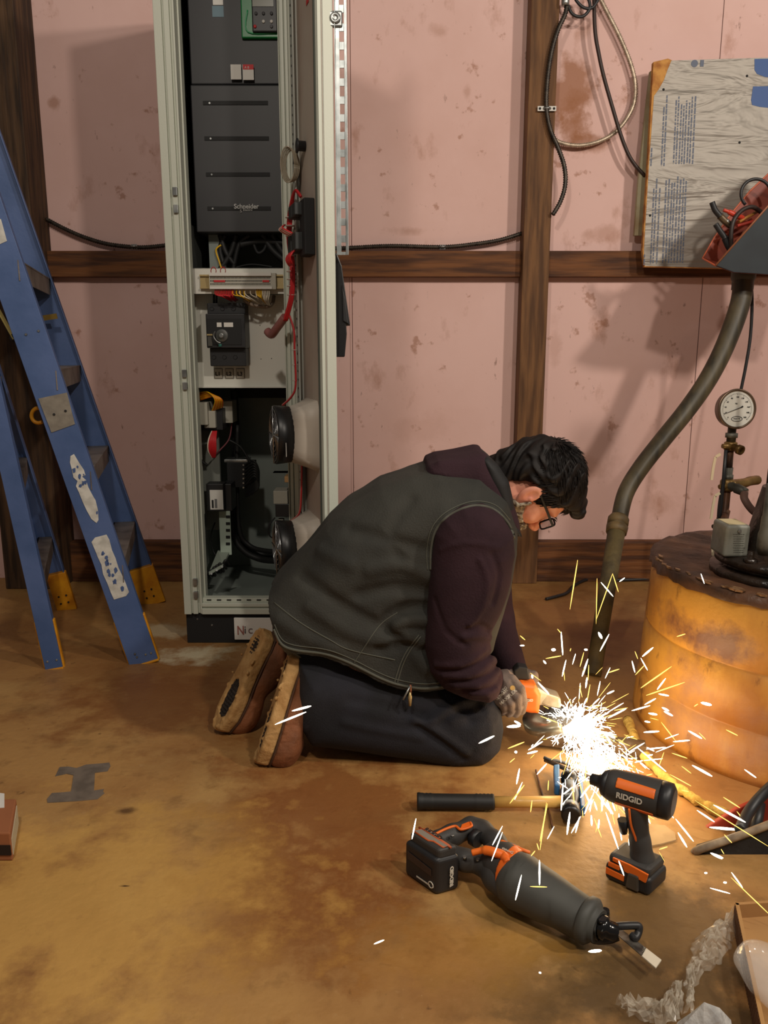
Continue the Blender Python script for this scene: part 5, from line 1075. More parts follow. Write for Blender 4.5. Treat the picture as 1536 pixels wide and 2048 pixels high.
# battery
A_, B_, C_ = F(808, 1748), F(872, 1793), F(920, 1779); D_ = A_+(C_-B_)
def batt(par, A_, B_, C_, D_, z0, h, name, rib=True, mt=blk):
    up3 = Vector((0, 0, h)); bs = Vector((0, 0, z0)); o = MB().prism([A_+bs, B_+bs, C_+bs, D_+bs], up3).build(name, mt, par, bevel=.009, seg=4); return o
bt = batt(saw, A_, B_, C_, D_, .0, .075, 'battery')
ul = (B_-A_).normalized(); uw = (C_-B_).normalized(); ln, wd = (B_-A_).length, (C_-B_).length
up_b = MB().prism([A_+ul*.004+uw*.008+Vector((0, 0, .07)), A_+ul*(ln-.004)+uw*.008+Vector((0, 0, .07)), A_+ul*(ln-.004)+uw*(wd-.004)+Vector((0, 0, .07)), A_+ul*.004+uw*(wd-.004)+Vector((0, 0, .07))], (0, 0, .022)).build('battery_dock', schar, saw, bevel=.006, seg=3)
# orange outlined label on top, lettering on the sides
def on_top(u, w, z=.0925): return A_+ul*u+uw*w+Vector((0, 0, z))
lp_ = [on_top(.006, .014), on_top(ln*.55, .014), on_top(ln*.62, .020), on_top(ln-.008, .020), on_top(ln-.008, .034), on_top(ln*.62, .034), on_top(ln*.5, .040), on_top(.010, .040)]
MB().prism(lp_, (0, 0, .001)).build('battery_label', M('label_grey', (136, 128, 116), rough=.5), up_b); MB().tube(lp_+lp_[:1], .0016, 6).build('label_outline', M('trim_orange_dull', (198, 92, 40), rough=.5), up_b)
MB().tube([on_top(.0, wd*.62), on_top(ln*.98, wd*.62)], .0022, 6).build('label_outline', M('trim_orange_dull2', (178, 84, 44), rough=.5), up_b)
text('maker_lettering', 'RIDGID', ink, frame(on_top(.012, .032, .0940), ul, uw*1.0 if ul.cross(uw).z > 0 else -uw), .013, up_b, bold=.0004)
nB = ul.cross(Vector((0, 0, 1))); 
if nB.y > 0: nB = -nB
text('maker_lettering', 'RIDGID', prt, frame(B_+uw*(wd-.016)+Vector((0, 0, .014))+ul*.0012, Vector((0, 0, 1)), ul.cross(Vector((0, 0, 1))).normalized()*(1 if frame(B_, Vector((0, 0, 1)), ul.cross(Vector((0, 0, 1)))).col[2].to_3d().dot(ul) > 0 else -1)), .0125, bt, bold=.0005)
s0 = A_+ul*(ln*.42)+Vector((0, 0, .014))-uw*.0012; MB().prism([s0, s0+ul*.036, s0+ul*.036+Vector((0, 0, .003)), s0+Vector((0, 0, .003))], -uw*.0006).build('white_mark', prt, bt); MB().tube([s0+ul*.038+ul*.006*math.cos(t)+Vector((0, 0, .004+.006*math.sin(t))) for t in [2*math.pi*i/12 for i in range(13)]], .0012, 5).build('white_mark', prt, bt)
MB().prism([A_+ul*.012+Vector((0, 0, .040))-uw*.001, A_+ul*(ln-.012)+Vector((0, 0, .036))-uw*.001, A_+ul*(ln-.012)+Vector((0, 0, .050))-uw*.001, A_+ul*.012+Vector((0, 0, .056))-uw*.001], -uw*.0006).build('spec_panel', M('spec_dark', (58, 46, 42), rough=.5), bt)
# nose, shoe and blade
m = MB(); m.tube(smoothpath([p1+d*.02, cz(1110, 770, .045), cz(1150, 790, .045), cz(1190, 805, .04)]), [.024]*8+[.020]*8+[.015]*9, 14); m.build('blade_clamp', M('gloss_black', (18, 18, 19), rough=.15), saw)
for a, b, z in ((1095, 720, .06), (1120, 745, .062), (1140, 700, .05)): MB().lathe(cz(a, b, z), (0, 0, 1), [(-.004, .008), (.005, .007)], 10).build('clamp_bolt', M('gloss_black2', (24, 24, 26), rough=.15), saw)
MB().tube(smoothpath([cz(1180, 778, .045), cz(1230, 772, .05), cz(1295, 770, .05), cz(1318, 775, .048), cz(1316, 805, .04), cz(1300, 835, .035), cz(1280, 820, .035)]), .0065, 8).build('shoe', blk, saw)
MB().tube(smoothpath([cz(1075, 830, .02), cz(1110, 835, .016), cz(1160, 830, .016), cz(1200, 815, .02)]), .011, 8).build('shoe', blk, saw)
b0 = [cz(1188, 805, .030), cz(1228, 790, .030), cz(1438, 952, .030), cz(1408, 994, .030)]
MB().prism([b0[0], b0[1], b0[1].lerp(b0[2], .63), b0[0].lerp(b0[3], .68)], (0, 0, -.0015)).build('saw_blade', M('blade_steel', (126, 120, 112), (70, 66, 62), scale=50, rough=.35, metal=.6), saw)
MB().prism([b0[0].lerp(b0[3], .66), b0[1].lerp(b0[2], .56), b0[1].lerp(b0[2], .66), b0[2], b0[3]], (0, 0, -.0022)).build('blade_tip', M('blade_white', (214, 204, 184), rough=.5), saw)
# ---- impact driver
drv2 = thing('impact_driver', 'black and orange cordless impact driver standing upright on its battery', 'power tool', tuple(F(1270, 1765)))
A2, B2, C2 = F(1207, 1757), F(1298, 1796), F(1334, 1762); D2 = A2+(C2-B2)
b2_ = batt(drv2, A2, B2, C2, D2, 0, .036, 'battery')
u2 = (B2-A2).normalized(); w2 = (C2-B2).normalized(); l2, wd2 = (B2-A2).length, (C2-B2).length
def t2(u, w, z): return A2+u2*u+w2*w+Vector((0, 0, z))
MB().prism([t2(.004, .004, .033), t2(l2-.004, .004, .033), t2(l2-.004, wd2-.004, .033), t2(.004, wd2-.004, .033)], (0, 0, .022)).build('battery_foot', schar, drv2, bevel=.008, seg=3)
MB().prism([t2(.040, -.002, .034), t2(l2-.008, -.002, .028), t2(l2-.004, -.002, .047), t2(l2*.55, -.002, .052), t2(.016, -.002, .053), t2(.016, -.002, .046), t2(.036, -.002, .044)], w2*.004).build('orange_panel', orange, drv2, bevel=.001)
MB().prism([t2(.004, -.002, .014), t2(.040, -.002, .012), t2(.040, -.002, .024), t2(.004, -.002, .027)], w2*.004).build('orange_panel', orange, b2_, bevel=.001); MB().prism([t2(.008, -.002, .032), t2(.030, -.002, .031), t2(.030, -.002, .040), t2(.008, -.002, .041)], w2*.004).build('orange_panel', orange, b2_, bevel=.001)
MB().prism([t2(.044, -.005, .004), t2(.070, -.005, .004), t2(.068, -.005, .036), t2(.048, -.005, .036)], w2*.008).build('belt_clip', M('clip_grey', (92, 88, 82), rough=.35, metal=.5), drv2, bevel=.003)
YD = t2(l2/2, wd2/2, 0).y; hb0, hb1 = t2(l2*.62, wd2*.5, .05), P(1272, 1618, YD+.005)
def dh_f(p):
    q = smin(cone(p, tuple(hb0), tuple(hb0.lerp(hb1, .35)), .024, .0175), cone(p, tuple(hb0.lerp(hb1, .35)), tuple(hb1), .0175, .0215), .012)
    return q
sm('grip', dh_f, [hb0, hb1], .04, .0024, schar, drv2)
h0, h1 = P(1232, 1572, YD+.035), P(1322, 1598, YD-.01)
dh = (h1-h0).normalized()
def hd_f(p): return smax(cone(p, tuple(h0), tuple(h1), .0315, .0345), -(sum((p[i]-h0[i])*dh[i] for i in range(3))+.016), .004)
sm('motor_housing', lambda p: smax(hd_f(p), sum((p[i]-h1[i])*dh[i] for i in range(3))-.012, .006), [h0, h1], .045, .0024, schar, drv2)
def ring_f(p):
    s = sum((p[i]-h0[i])*dh[i] for i in range(3)); top = p[2]-(h0[2]+(s/(h1-h0).length)*(h1[2]-h0[2]))
    g = hd_f(p)-.0018; a = np.maximum(g, np.maximum(-s+.006, s-(h1-h0).length+.006)); b = np.maximum(np.abs(top-.016)-.005, 0)*0+np.abs(top-.0205)-.0072
    c = np.maximum(np.abs(top+.021)-.004, -1)
    return np.maximum(a, np.minimum(b, c))
sm('orange_trim', ring_f, [h0, h1], .04, .0016, orange, drv2)
MB().tube(smoothpath([P(1258, 1618, YD-.02), P(1262, 1650, YD-.018), P(1272, 1680, YD-.016), P(1278, 1712, YD-.014), P(1284, 1722, YD-.014)]), .0022, 6).build('orange_trim', orange, drv2)
MB().lathe(h0-dh*.014, -dh, [(0, .028), (.010, .024), (.016, .014), (.022, .012), (.034, .011), (.036, .007)], 20).build('nose', blk, drv2)
MB().tube([hb1+Vector((-.024, 0, -.022)), hb1+Vector((-.020, 0, -.05))], [.010, .007], 10).build('trigger', blk, drv2)
sdn = (Vector((0, -1, .12))); sdn = (sdn-dh*sdn.dot(dh)).normalized(); up2 = sdn.cross(dh).normalized()
q = h0.lerp(h1, .12)+sdn*.0355-up2*.007; text('maker_lettering', 'RIDGID', prt, Matrix((dh, up2, sdn)).transposed().to_4x4() if False else (lambda m_: (setattr(m_, 'translation', q), m_)[1])(Matrix((dh, up2, sdn)).transposed().to_4x4()), .0145, drv2, bold=.0004)
MB().lathe(h1+dh*.010, dh, [(-.01, .035), (.008, .034), (.014, .025)], 20).build('rear_cap', blk, drv2)
# ================================================================ OTHER THINGS ON THE FLOOR
tape = [(110.7, 1553), (119.5, 1535), (137, 1534), (153, 1537), (172.6, 1530), (200, 1528), (219, 1526), (221, 1533), (215, 1543), (190, 1546), (189, 1565), (188, 1582), (208, 1579), (206, 1584), (209, 1587), (203, 1592), (195, 1599), (150, 1603), (95, 1606), (94, 1599), (104, 1587), (120, 1586), (142, 1584), (145, 1566), (147, 1551), (133, 1548)]
MB().prism([F(x, y) for x, y in tape], (0, 0, .0015)).build('duct_tape', M('grey_duct_tape', (116, 104, 92), (96, 86, 76), scale=25, rough=.5), None, **tagd('flat grey duct tape pieces stuck on the floor in an I shape', 'tape'))
# box at the left edge
a, b, c = F(-60, 1722), F(26, 1722), F(38, 1650); hh = .062
bx_ = thing('cardboard_box', 'brown cardboard box with a black band and white paper at the left edge', 'box', tuple(F(-10, 1700)))
fr = b-a; dpt_ = c-b; q = [a, b, c, a+dpt_]
MB().prism(q, (0, 0, hh)).build('carton', M('box_brown', (150, 92, 56), (136, 82, 50), scale=8, rough=.8), bx_, bevel=.003)
MB().prism([a+Vector((0, -.001, .014)), b+Vector((-.001, -.001, .014)), b+Vector((-.001, -.001, .036)), a+Vector((0, -.001, .036))], (0, -.0012, 0)).build('black_band', M('band_black', (28, 18, 18), rough=.6), bx_)
n3 = dpt_.cross(Vector((0, 0, 1))).normalized()
MB().prism([b+dpt_*.05+Vector((0, 0, .010)), b+dpt_*.92+Vector((0, 0, .010)), b+dpt_*.92+Vector((0, 0, .052)), b+dpt_*.05+Vector((0, 0, .045))], n3*.0015).build('side_label', M('label_cream', (186, 176, 150), rough=.7), bx_)
MB().prism([a+dpt_*.65+Vector((0, 0, hh)), b+dpt_*.72-fr*.25+Vector((0, 0, hh)), b+dpt_*1.15-fr*.32+Vector((0, 0, hh)), a+dpt_*1.25+Vector((0, 0, hh))], (0, 0, .0012)).build('paper_sheet', white, bx_)
# cardboard tray at the lower right with bubble wrap
cb = M('corrugated_card', (176, 134, 82), (160, 118, 70), scale=5, rough=.85); 
tr = thing('cardboard_tray', 'tan corrugated cardboard tray at the lower right corner of the floor', 'box', tuple(F(1520, 1950)))
tq = [F(1466, 1850, .0), F(1640, 1838, .0), F(1700, 2110, .0), F(1520, 2120, .0)]
MB().prism(tq, (0, 0, .018)).build('tray_base', cb, tr, bevel=.001)
e0, e1 = tq[0], tq[3]; ev = (e1-e0).normalized(); en = Vector((-ev.y, ev.x, 0)); en = en if en.x > 0 else -en
MB().prism([e0, e1, e1+en*.006, e0+en*.006], (0, 0, .045)).build('side_wall', cb, tr); e2 = tq[1]; MB().prism([e0, e2, e2-Vector((0, .006, 0)), e0-Vector((0, .006, 0))], (0, 0, .045)).build('side_wall', cb, tr)
m = MB(); k = 0
while k*.007 < (e1-e0).length-.006: p_ = e0+ev*(k*.007)-en*.0012; m.prism([p_+Vector((0, 0, .002)), p_+ev*.0035+Vector((0, 0, .002)), p_+ev*.0055+Vector((0, 0, .043)), p_+ev*.002+Vector((0, 0, .043))], en*.0012); k += 1
m.build('corrugation', M('card_dark', (92, 58, 34), rough=.9), tr)
plas, t_, b_ = newmat('clear_plastic'); b_.inputs['Base Color'].default_value = (.8, .74, .62, 1); b_.inputs['Roughness'].default_value = .18; b_.inputs['Alpha'].default_value = .26; b_.inputs['Specular IOR Level'].default_value = .9
plas2, t_, b_ = newmat('bubble_plastic'); b_.inputs['Base Color'].default_value = (.8, .76, .7, 1); b_.inputs['Roughness'].default_value = .12; b_.inputs['Alpha'].default_value = .28; b_.inputs['Specular IOR Level'].default_value = 1
def crumple(name, rows, label, seed, mt=plas, hgt=.03, n=13):
    """rows of left/right pixel ends on the floor; sheet crumpled between them"""
    random.seed(seed); R_ = []; K = 5
    for i in range(len(rows)-1):
        for j in range(K): t = j/K; R_.append([rows[i][q]*(1-t)+rows[i+1][q]*t for q in range(4)])
    R_.append(list(rows[-1])); vs = []
    for r in R_:
        a = F(r[0]+random.uniform(-3, 3), r[1]+random.uniform(-3, 3), .004); b = F(r[2]+random.uniform(-3, 3), r[3]+random.uniform(-3, 3), .004)
        for k in range(n):
            t = k/(n-1); z = hgt*math.sin(math.pi*t)*random.uniform(.4, 1)+random.uniform(0, .008); q = a.lerp(b, t); vs.append(q+Vector((random.uniform(-.003, .003), random.uniform(-.003, .003), z)))
    fs = [(i*n+k, i*n+k+1, (i+1)*n+k+1, (i+1)*n+k) for i in range(len(R_)-1) for k in range(n-1)]
    o = MB().add(vs, fs, False).build(name, mt, None, **tagd(label, 'plastic')); return o
crumple('plastic_wrap', [(1455, 1845, 1476, 1842), (1430, 1862, 1475, 1870), (1394, 1876, 1462, 1890), (1384, 1900, 1452, 1910), (1378, 1930, 1440, 1930), (1374, 1950, 1410, 1946), (1368, 1975, 1388, 1975), (1374, 2005, 1386, 2005), (1370, 2040, 1384, 2040)], 'crumpled clear plastic strip trailing down from the cardboard tray', 3)
crumple('plastic_wrap', [(1234, 2014, 1242, 2022), (1262, 2014, 1258, 2036), (1300, 2016, 1302, 2048), (1320, 2018, 1324, 2060), (1334, 1990, 1352, 2050), (1345, 1978, 1362, 2040), (1352, 1972, 1366, 2010)], 'crumpled clear plastic lying left of the clear bag at the bottom edge', 7)
m = MB(); ap_ = F(1408, 2004, .055); rg = [F(1355, 2044, .01), F(1340, 2075, 0), F(1400, 2100, 0), F(1470, 2090, 0), F(1462, 2040, .02), F(1430, 2020, .04)]
vs = [ap_]+rg; m.add(vs+[v*.5+ap_*.5+Vector((random.uniform(-.004, .004), 0, random.uniform(-.004, .006))) for v in rg], [(0, 7+i, 7+(i+1) % 6) for i in range(6)]+[(7+i, 1+i, 1+(i+1) % 6, 7+(i+1) % 6) for i in range(6)])
m.build('plastic_bag', M('milky_plastic', (196, 194, 190), (150, 148, 146), scale=30, rough=.2, bump=.8, bscale=30), None, **tagd('pointed milky plastic bag corner at the bottom edge', 'bag'))
random.seed(5); ctr = F(1540, 1950, .05)
def bub(p): return ell(p, tuple(ctr), (.045, .075, .022))-.003*wob(p, 90, 2)
sm('bubble_pouch', bub, [ctr], .09, .004, plas2, None, **tagd('inflated clear plastic air pillow resting on the cardboard tray', 'plastic'))
MB().prism([F(x, y) for x, y in ((1280, 1690), (1285, 1655), (1300, 1650), (1330, 1653), (1350, 1668), (1352, 1682), (1322, 1690), (1300, 1694))], (0, 0, .003)).build('round_pad', M('pad_beige', (190, 160, 116), (170, 140, 98), scale=20, rough=.9), None, **tagd('beige round pad on the floor right behind the impact driver handle', 'pad'))
# tool bag at the right edge, red lined
bag = thing('tool_bag', 'open black bag with a red lining lying at the right edge beside the tank', 'bag', tuple(F(1480, 1750)))
bk_ = M('bag_black', (24, 24, 25), (34, 34, 35), scale=20, rough=.7, bump=.2, bscale=80); rd_m = M('bag_red', (168, 54, 30), (140, 42, 24), scale=8, rough=.6); wt = M('bag_trim', (150, 132, 108), (110, 94, 76), scale=30, rough=.7)
MB().prism([P(x, y, 1.44) for x, y in ((1388, 1712), (1398, 1696), (1460, 1678), (1536, 1650), (1660, 1600), (1660, 1790), (1536, 1768), (1450, 1752), (1398, 1735))], (0, .015, 0)).build('front_side', bk_, bag, bevel=.004)
MB().prism([P(x, y, 1.53) for x, y in ((1384, 1700), (1396, 1668), (1440, 1640), (1475, 1618), (1536, 1592), (1660, 1560), (1660, 1700), (1400, 1705))], (0, .012, 0)).build('back_side', rd_m, bag, bevel=.003)
MB().prism([P(1386, 1708, 1.44), P(1392, 1690, 1.53), P(1660, 1690, 1.53), P(1660, 1770, 1.44)], (0, 0, .008)).build('bag_bottom', rd_m, bag)
MB().tube(smoothpath([P(1384, 1700, 1.53), P(1386, 1712, 1.48), P(1396, 1700, 1.44), P(1460, 1678, 1.44), P(1536, 1650, 1.44), P(1660, 1600, 1.44)]), .008, 8).build('rim', wt, bag)
MB().tube(smoothpath([P(1480, 1660, 1.45), P(1500, 1620, 1.50), P(1530, 1585, 1.52), P(1580, 1540, 1.52)]), .012, 8).build('strap', blk, bag)
MB().lathe(P(1512, 1652, 1.5), (.6, 1, 1.0), [(-.02, .012), (.05, .012)], 12).build('strap_buckle', blk, bag)
# ================================================================ TILTED BIN WITH CLAMPS, UPPER RIGHT
bn = thing('tilted_bin', 'tilted bin with dark blue outside and orange inside in front of the foil board', 'bin', tuple(P(1500, 530, 2.9)))
bdk = M('bin_blue_black', (34, 42, 48), (24, 30, 36), scale=8, rough=.65); bor = M('bin_orange', (150, 62, 36), (124, 48, 28), scale=10, rough=.5)
fp_ = [P(x, y, 2.80) for x, y in ((1431, 531), (1545, 402), (1640, 300), (1660, 560), (1520, 548), (1468, 545))]
bp_ = [P(x, y, 2.98) for x, y in ((1405, 517), (1428, 476), (1462, 428), (1500, 382), (1545, 340), (1640, 260), (1640, 520), (1470, 530))]
MB().prism(fp_, (0, .006, 0)).build('front_panel', bdk, bn, bevel=.002); MB().prism([p+Vector((0, .0065, 0)) for p in fp_], (0, .003, 0)).build('front_lining', bor, bn)
MB().prism(bp_, (0, .006, 0)).build('back_panel', bor, bn, bevel=.002)
MB().add([fp_[0], fp_[5], bp_[7], bp_[0]], [(0, 1, 2, 3)]).build('end_panel', bor, bn); MB().add([fp_[5], fp_[4], fp_[3], bp_[6], bp_[7]], [(0, 1, 2, 3, 4)]).build('bottom_panel', bor, bn)
MB().tube([fp_[0], fp_[1], fp_[2]], .0035, 6).build('rolled_rim', M('rim_copper', (150, 92, 62), rough=.4), bn); MB().tube([fp_[0], bp_[0]]+bp_[1:6], .003, 6).build('rolled_rim', M('rim_orange', (196, 96, 62), rough=.4), bn)
def clampx(pts, label, jaw, body_m, tip):
    t = thing('cable_end_clamp', label, 'clamp', tuple(P(pts[0][0], pts[0][1], 2.88))); q = [P(x, y, 2.88) for x, y in pts]; n = len(q)
    MB().tube(smoothpath(q[:3]), [.010]*16+[.012], 8).build('grip', jaw, t); MB().tube(smoothpath(q[2:]), [.014]+[.012]*(8*(n-3)-1)+[.008], 8).build('jaw', body_m, t)
    MB().lathe(q[-2], (q[-1]-q[-2]), [(0, .012), (.01, .012), (.012, .007)], 8).build('clamp_bolt', tip, t)
brz = M('bronze_clamp', (110, 92, 70), (70, 58, 44), scale=30, rough=.4, metal=.5)
clampx([(1424, 404), (1430, 420), (1440, 432), (1450, 442), (1462, 452)], 'bronze cable clamp standing highest above the orange bin edge', blk, brz, zinc)
clampx([(1431, 448), (1440, 462), (1450, 476), (1456, 490), (1462, 500)], 'black cable clamp at the lower left inside the orange bin', blk, blk2, zinc)
MB().tube(smoothpath([P(1447, 420, 2.88), P(1458, 424, 2.88), P(1470, 430, 2.88), P(1485, 436, 2.9)]), [.006]*8+[.009]*17, 8).build('red_handle', M('red_grip', (196, 60, 40), rough=.4), None, **tagd('red plier handle sticking out of the orange bin beside the bronze clamp', 'handle'))
MB().tube([P(1512+30*math.cos(t), 388+30*math.sin(t), 2.90) for t in [math.radians(135+225*i/24) for i in range(25)]], .0055, 8).build('cable_loop', blk, None, **tagd('black cable loop rising above the orange bin against the foil board', 'cable'))
MB().tube(smoothpath([P(1464, 505, 2.87), P(1462, 470, 2.86), P(1468, 440, 2.86), P(1485, 420, 2.87), P(1505, 414, 2.88), P(1522, 424, 2.9)]), .0075, 8).build('cable_loop', M('dark_brown_cable', (48, 36, 32), rough=.5), None, **tagd('thick brown cable arching inside the orange bin', 'cable'))
for x0, y0, x1, y1, mt, lb in ((1474, 452, 1530, 436, M('rod_red', (180, 56, 40)), 'red stick lying across the orange bin'), (1478, 444, 1520, 420, M('rod_ochre', (176, 120, 50)), 'ochre stick lying in the orange bin'), (1466, 505, 1490, 462, M('rod_copper', (140, 84, 60)), 'copper coloured rod standing in the orange bin beside the lower clamp')):
    MB().tube([P(x0, y0, 2.89), P(x1, y1, 2.92)], .0055, 8).build('welding_rod', mt, None, **tagd(lb, 'rod'))
# ================================================================ SPARKS
wm = emis('spark_white', (1, .90, .72), 7); ym = emis('spark_yellow', (1, .62, .13), 2.4); om = emis('spark_orange', (1, .48, .10), 1.6)
def streak(a, b, r, mt, label, group, n=6):
    a, b = Vector(a), Vector(b); m = MB(); m.tube([a, a.lerp(b, .15), a.lerp(b, .5), a.lerp(b, .85), b], [r*.2, r*.7, r, r*.8, r*.3], n)
    o = m.build('spark', mt, None, label=label, category='spark', group=group); return o
def depth(px, py):
    yf = F(px, py).y if py > 1170 else 9
    if py > 1630 and 820 < px < 1110: return yf*.87
    if py > 1480: Y = min(yf*.955, 1.82) 
    elif px > 1290: Y = 1.62
    else: Y = 1.86
    return min(Y, yf*.955)
def region(x, y):
    if x < 700: return ('spark glowing in front of the near tan boot', 'sparks at the boot')
    if y > 1780 : return ('spark dying on the bare floor near the bottom of the picture', 'sparks on the front floor')
    if x < 1110 and y > 1630: return ('spark streak falling over the reciprocating saw', 'sparks over the saw')
    if x < 1110 and y > 1480: return ('spark streak falling over the yellow hammer handle', 'sparks over the hammer handle')
    if x < 1060: return ('spark streak near the kneeling knee and gloved hand', 'sparks by the knee')
    if x < 1270 and y > 1540: return ('spark streak dropping between hammer head and impact driver', 'sparks between hammer and driver')
    if y < 1240: return ('long thin spark streak flying high above the burst', 'sparks high above the burst')
    if x >= 1270 and y > 1560: return ('spark streak flying over the black bag at the right', 'sparks over the bag')
    if x >= 1270: return ('spark streak flying in front of the rusty tank', 'sparks before the tank')
    return ('spark streak flying above the bright burst beside the hose foot', 'sparks above the burst')
S1 = """515 255 555 0 1.3 y;650 330 655 95 1 y;650 310 735 70 1 y;735 70 765 165 1 y;675 115 738 188 1.6 w;770 112 797 92 1.4 w;1190 70 1208 122 1.3 w;145 248 172 272 2 w;258 390 284 412 1.2 y;258 441 280 441 2 w;420 462 440 463 4 w;470 370 478 490 2.2 w;450 355 470 378 1 y;390 508 470 494 1.4 y;378 518 392 535 2.4 w;495 515 475 600 1.8 w;587 475 567 550 1.3 y;608 510 578 600 2.4 w;717 382 670 470 1.8 w;662 372 680 405 3.6 w;590 462 604 463 3 w;520 455 516 470 1 y;705 583 770 562 1.4 y;945 450 888 498 2.4 w;880 505 915 568 1.6 w;850 470 865 510 1 y;835 520 850 580 1.8 w;1065 395 1110 381 1.3 y;1040 548 880 660 1.6 y;1008 610 965 668 2.2 w;1108 630 908 698 1.5 y;972 690 1025 700 2.4 w;1190 735 1245 748 4 w;1155 755 1175 742 1 y;990 760 1025 778 3 w;1000 780 1045 803 3 w;920 790 965 797 3 w;985 835 1058 930 1.2 y;900 832 928 836 2.4 w;895 888 975 883 2.6 w;1125 880 1195 920 2.8 w;1180 890 1215 925 1 y;1320 875 1380 905 1.4 y;1427 932 1495 927 1.6 y;1040 995 1120 1022 1.3 y;1145 1058 1248 1115 3.2 w;1415 1080 1475 1122 2.2 w;1090 1062 1140 1100 1.2 y;910 965 950 985 2 w;1160 1240 1536 1475 1.1 y;1255 1262 1420 1352 3 w;1305 1222 1392 1278 1.4 y;1170 1290 1260 1350 2.2 w;1235 1378 1380 1390 3.6 w;1375 1295 1410 1340 1.2 y;1005 1285 1050 1330 1.8 w;1060 1335 1152 1450 2.2 w;1072 1405 1118 1480 2.8 w;1310 1415 1350 1458 1.4 y;975 1492 1018 1478 1.4 y;1040 1175 1058 1228 2.4 w;1240 1510 1300 1540 3.4 w;45 945 125 907 3 w;195 972 280 938 1.6 y;230 990 242 990 3.6 w;295 998 348 985 2.6 w;300 980 375 935 2 w;255 1075 240 1155 2.6 w;345 1105 395 1050 2.2 w;270 1145 230 1235 1.6 w;205 1255 280 1160 1.8 y;405 1135 402 1188 1.2 y;320 1238 312 1300 1.3 y;400 1255 360 1450 1.6 y;345 1460 355 1495 1.2 y;515 1300 500 1415 3.2 w;625 1315 628 1370 2.6 w;640 1330 678 1430 1.3 y;700 1300 765 1490 2.2 w;650 1200 735 1310 2.4 w;480 1150 470 1290 2.2 w;190 860 260 855 4 w;228 830 262 848 3 w;830 1395 820 1420 3 w;820 1430 820 1470 1.6 w;350 630 408 692 2.6 w;320 590 322 610 2.6 w;590 1190 620 1260 2.4 w;700 1245 738 1310 2.2 w;640 1245 655 1290 2 w;560 1130 580 1210 1.6 y;1000 990 975 1060 1 y;860 965 1010 1090 2 w;1030 1105 1140 1165 1.2 y;845 1110 900 1145 3.4 w;870 1105 905 1115 3 w"""
S2 = """832 1637 824 1678 2 w;1005 1652 985 1690 1.8 w;1005 1664 983 1722 1.6 w;1093 1605 1080 1700 1.3 y;1079 1720 1079 1770 2.6 w;1060 1773 1094 1774 1.4 y;1043 1750 1031 1800 2.4 w;1062 1712 1070 1702 1.4 y;550 1449 612 1424 2.6 w;584 1422 622 1412 3 w;748 1888 768 1880 2.2 w;1078 1945 1082 1946 2.6 w;1177 1903 1203 1901 4.2 w;1420 1776 1460 1787 1.6 w;1409 1746 1414 1746 2.6 w;1447 1765 1453 1765 2.8 w;1463 1745 1485 1775 2 w;1462 1755 1540 1830 1.2 y;1421 1706 1446 1716 3 w;1442 1698 1448 1708 1 y"""
lst = []
def descr(x0, y0, x1, y1, r, k):
    lb, gp_ = region((x0+x1)/2, (y0+y1)/2); l = math.hypot(x1-x0, y1-y0); dx, dy = x1-x0, y0-y1
    if dx < 0: dx, dy = -dx, -dy
    a_ = math.degrees(math.atan2(dy, dx))
    tilt = 'level' if abs(a_) < 14 else 'upright' if abs(a_) > 72 else ('right-leaning' if a_ > 0 else 'left-leaning')
    ln_ = 'tiny' if l < 14 else 'short' if l < 28 else 'medium' if l < 46 else 'long'
    w_ = ('thick ' if r > 2.5 else 'slim ') + ('white' if k == 'w' else 'yellow')
    if l < 14: tilt = 'round'
    lb = ' '.join([ln_, w_, tilt, lb.replace('long thin ', '')]); return lb, gp_+' '+ln_+' '+w_+' '+tilt
for t in S1.split(';'): a = t.split(); v = [float(x) for x in a[:5]]; lst.append((940+v[0]*.388, 1120+v[1]*.388, 940+v[2]*.388, 1120+v[3]*.388, v[4], a[5]))
for t in S2.split(';'): a = t.split(); v = [float(x) for x in a[:5]]; lst.append((*v, a[5]))
random.seed(31)
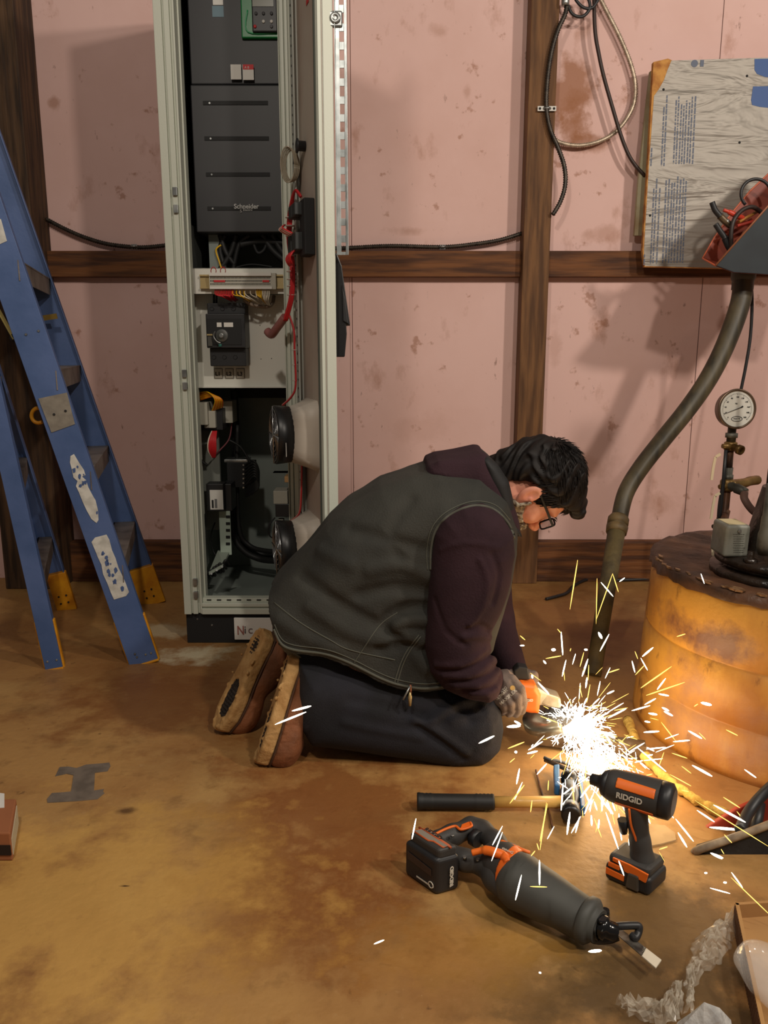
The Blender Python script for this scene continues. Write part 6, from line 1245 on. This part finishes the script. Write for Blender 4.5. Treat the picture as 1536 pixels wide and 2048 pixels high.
for x0, y0, x1, y1, r, k in lst:
    Y = depth((x0+x1)/2, max(y0, y1)); 
    if y0 > 1440 and x1 < 1010 and x1 > 900 and y1 < 1520: Y = 1.74
    if x0 < 700: Y = 1.73
    if 1030 < (x0+x1)/2 < 1085 and 1355 < y0 < 1400: Y = 1.80
    a, b = P(x0, y0, Y+random.uniform(-.01, .01)), P(x1, y1, Y+random.uniform(-.03, .01)); a.z = max(a.z, .003); b.z = max(b.z, .003)
    streak(a, b, r*Y/1600*(.80 if k == 'w' else .9), wm if k == 'w' else ym, *descr(x0, y0, x1, y1, r, k))
# the dense fan: two centres of heat, streaks radiating from them
cents = ((1152, 1448), (1205, 1535))
for i in range(175):
    if i % 5 < 3: cx, cy = cents[0]; an = math.radians(random.choice((random.gauss(-25, 45), random.gauss(20, 30), random.uniform(-180, 180))))
    else: cx, cy = cents[1]; an = math.radians(random.choice((random.gauss(35, 35), random.gauss(85, 25), random.uniform(-60, 150))))
    rr = 25+abs(random.gauss(0, 62)); l = random.uniform(10, 42); x0, y0 = cx+rr*math.cos(an), cy+rr*math.sin(an); a2 = an+random.gauss(0, .22); x1, y1 = x0+l*math.cos(a2), y0+l*math.sin(a2)
    Y = depth((x0+x1)/2, max(y0, y1))+random.uniform(-.05, .03); k = random.random(); a, b = P(x0, y0, Y), P(x1, y1, Y+random.uniform(-.04, .02)); a.z = max(a.z, .004); b.z = max(b.z, .004)
    streak(a, b, random.uniform(.7, 1.9)*(1 if k < .5 else .6)*Y/1600, wm if k < .5 else ym, 'short bright spark among many in the dense burst beside the grinder disc', 'sparks in the dense burst')
# what nobody could count: the white-hot heart of the burst
m = MB(); random.seed(77)
for i in range(1500):
    t = random.random()
    if t < .50: c = (1150+random.gauss(0, 26), 1450+random.gauss(0, 18))
    elif t < .80: c = (1200+random.gauss(0, 30), 1528+random.gauss(0, 22))
    else: u = random.random(); c = (1150+u*52+random.gauss(0, 22), 1450+u*80+random.gauss(0, 14))
    Y = depth(*c)+random.gauss(0, .02); q = P(c[0], c[1], Y); q.z = max(q.z, .006); ctr_ = P(1145, 1445, 1.85); v = (q-ctr_).normalized()+Vector((random.gauss(0, .5), random.gauss(0, .5), random.gauss(0, .5))); v.normalize(); l = random.uniform(.005, .016)
    a, b = q-v*l, q+v*l; a.z = max(a.z, .002); b.z = max(b.z, .002); m.tube([a, q, b], [.0003, random.uniform(.0006, .0014), .0003], 4, cap=False)
m.build('spark_burst', wm, None, label='white-hot heart of the spark burst where the disc meets the steel', category='sparks', kind='stuff')
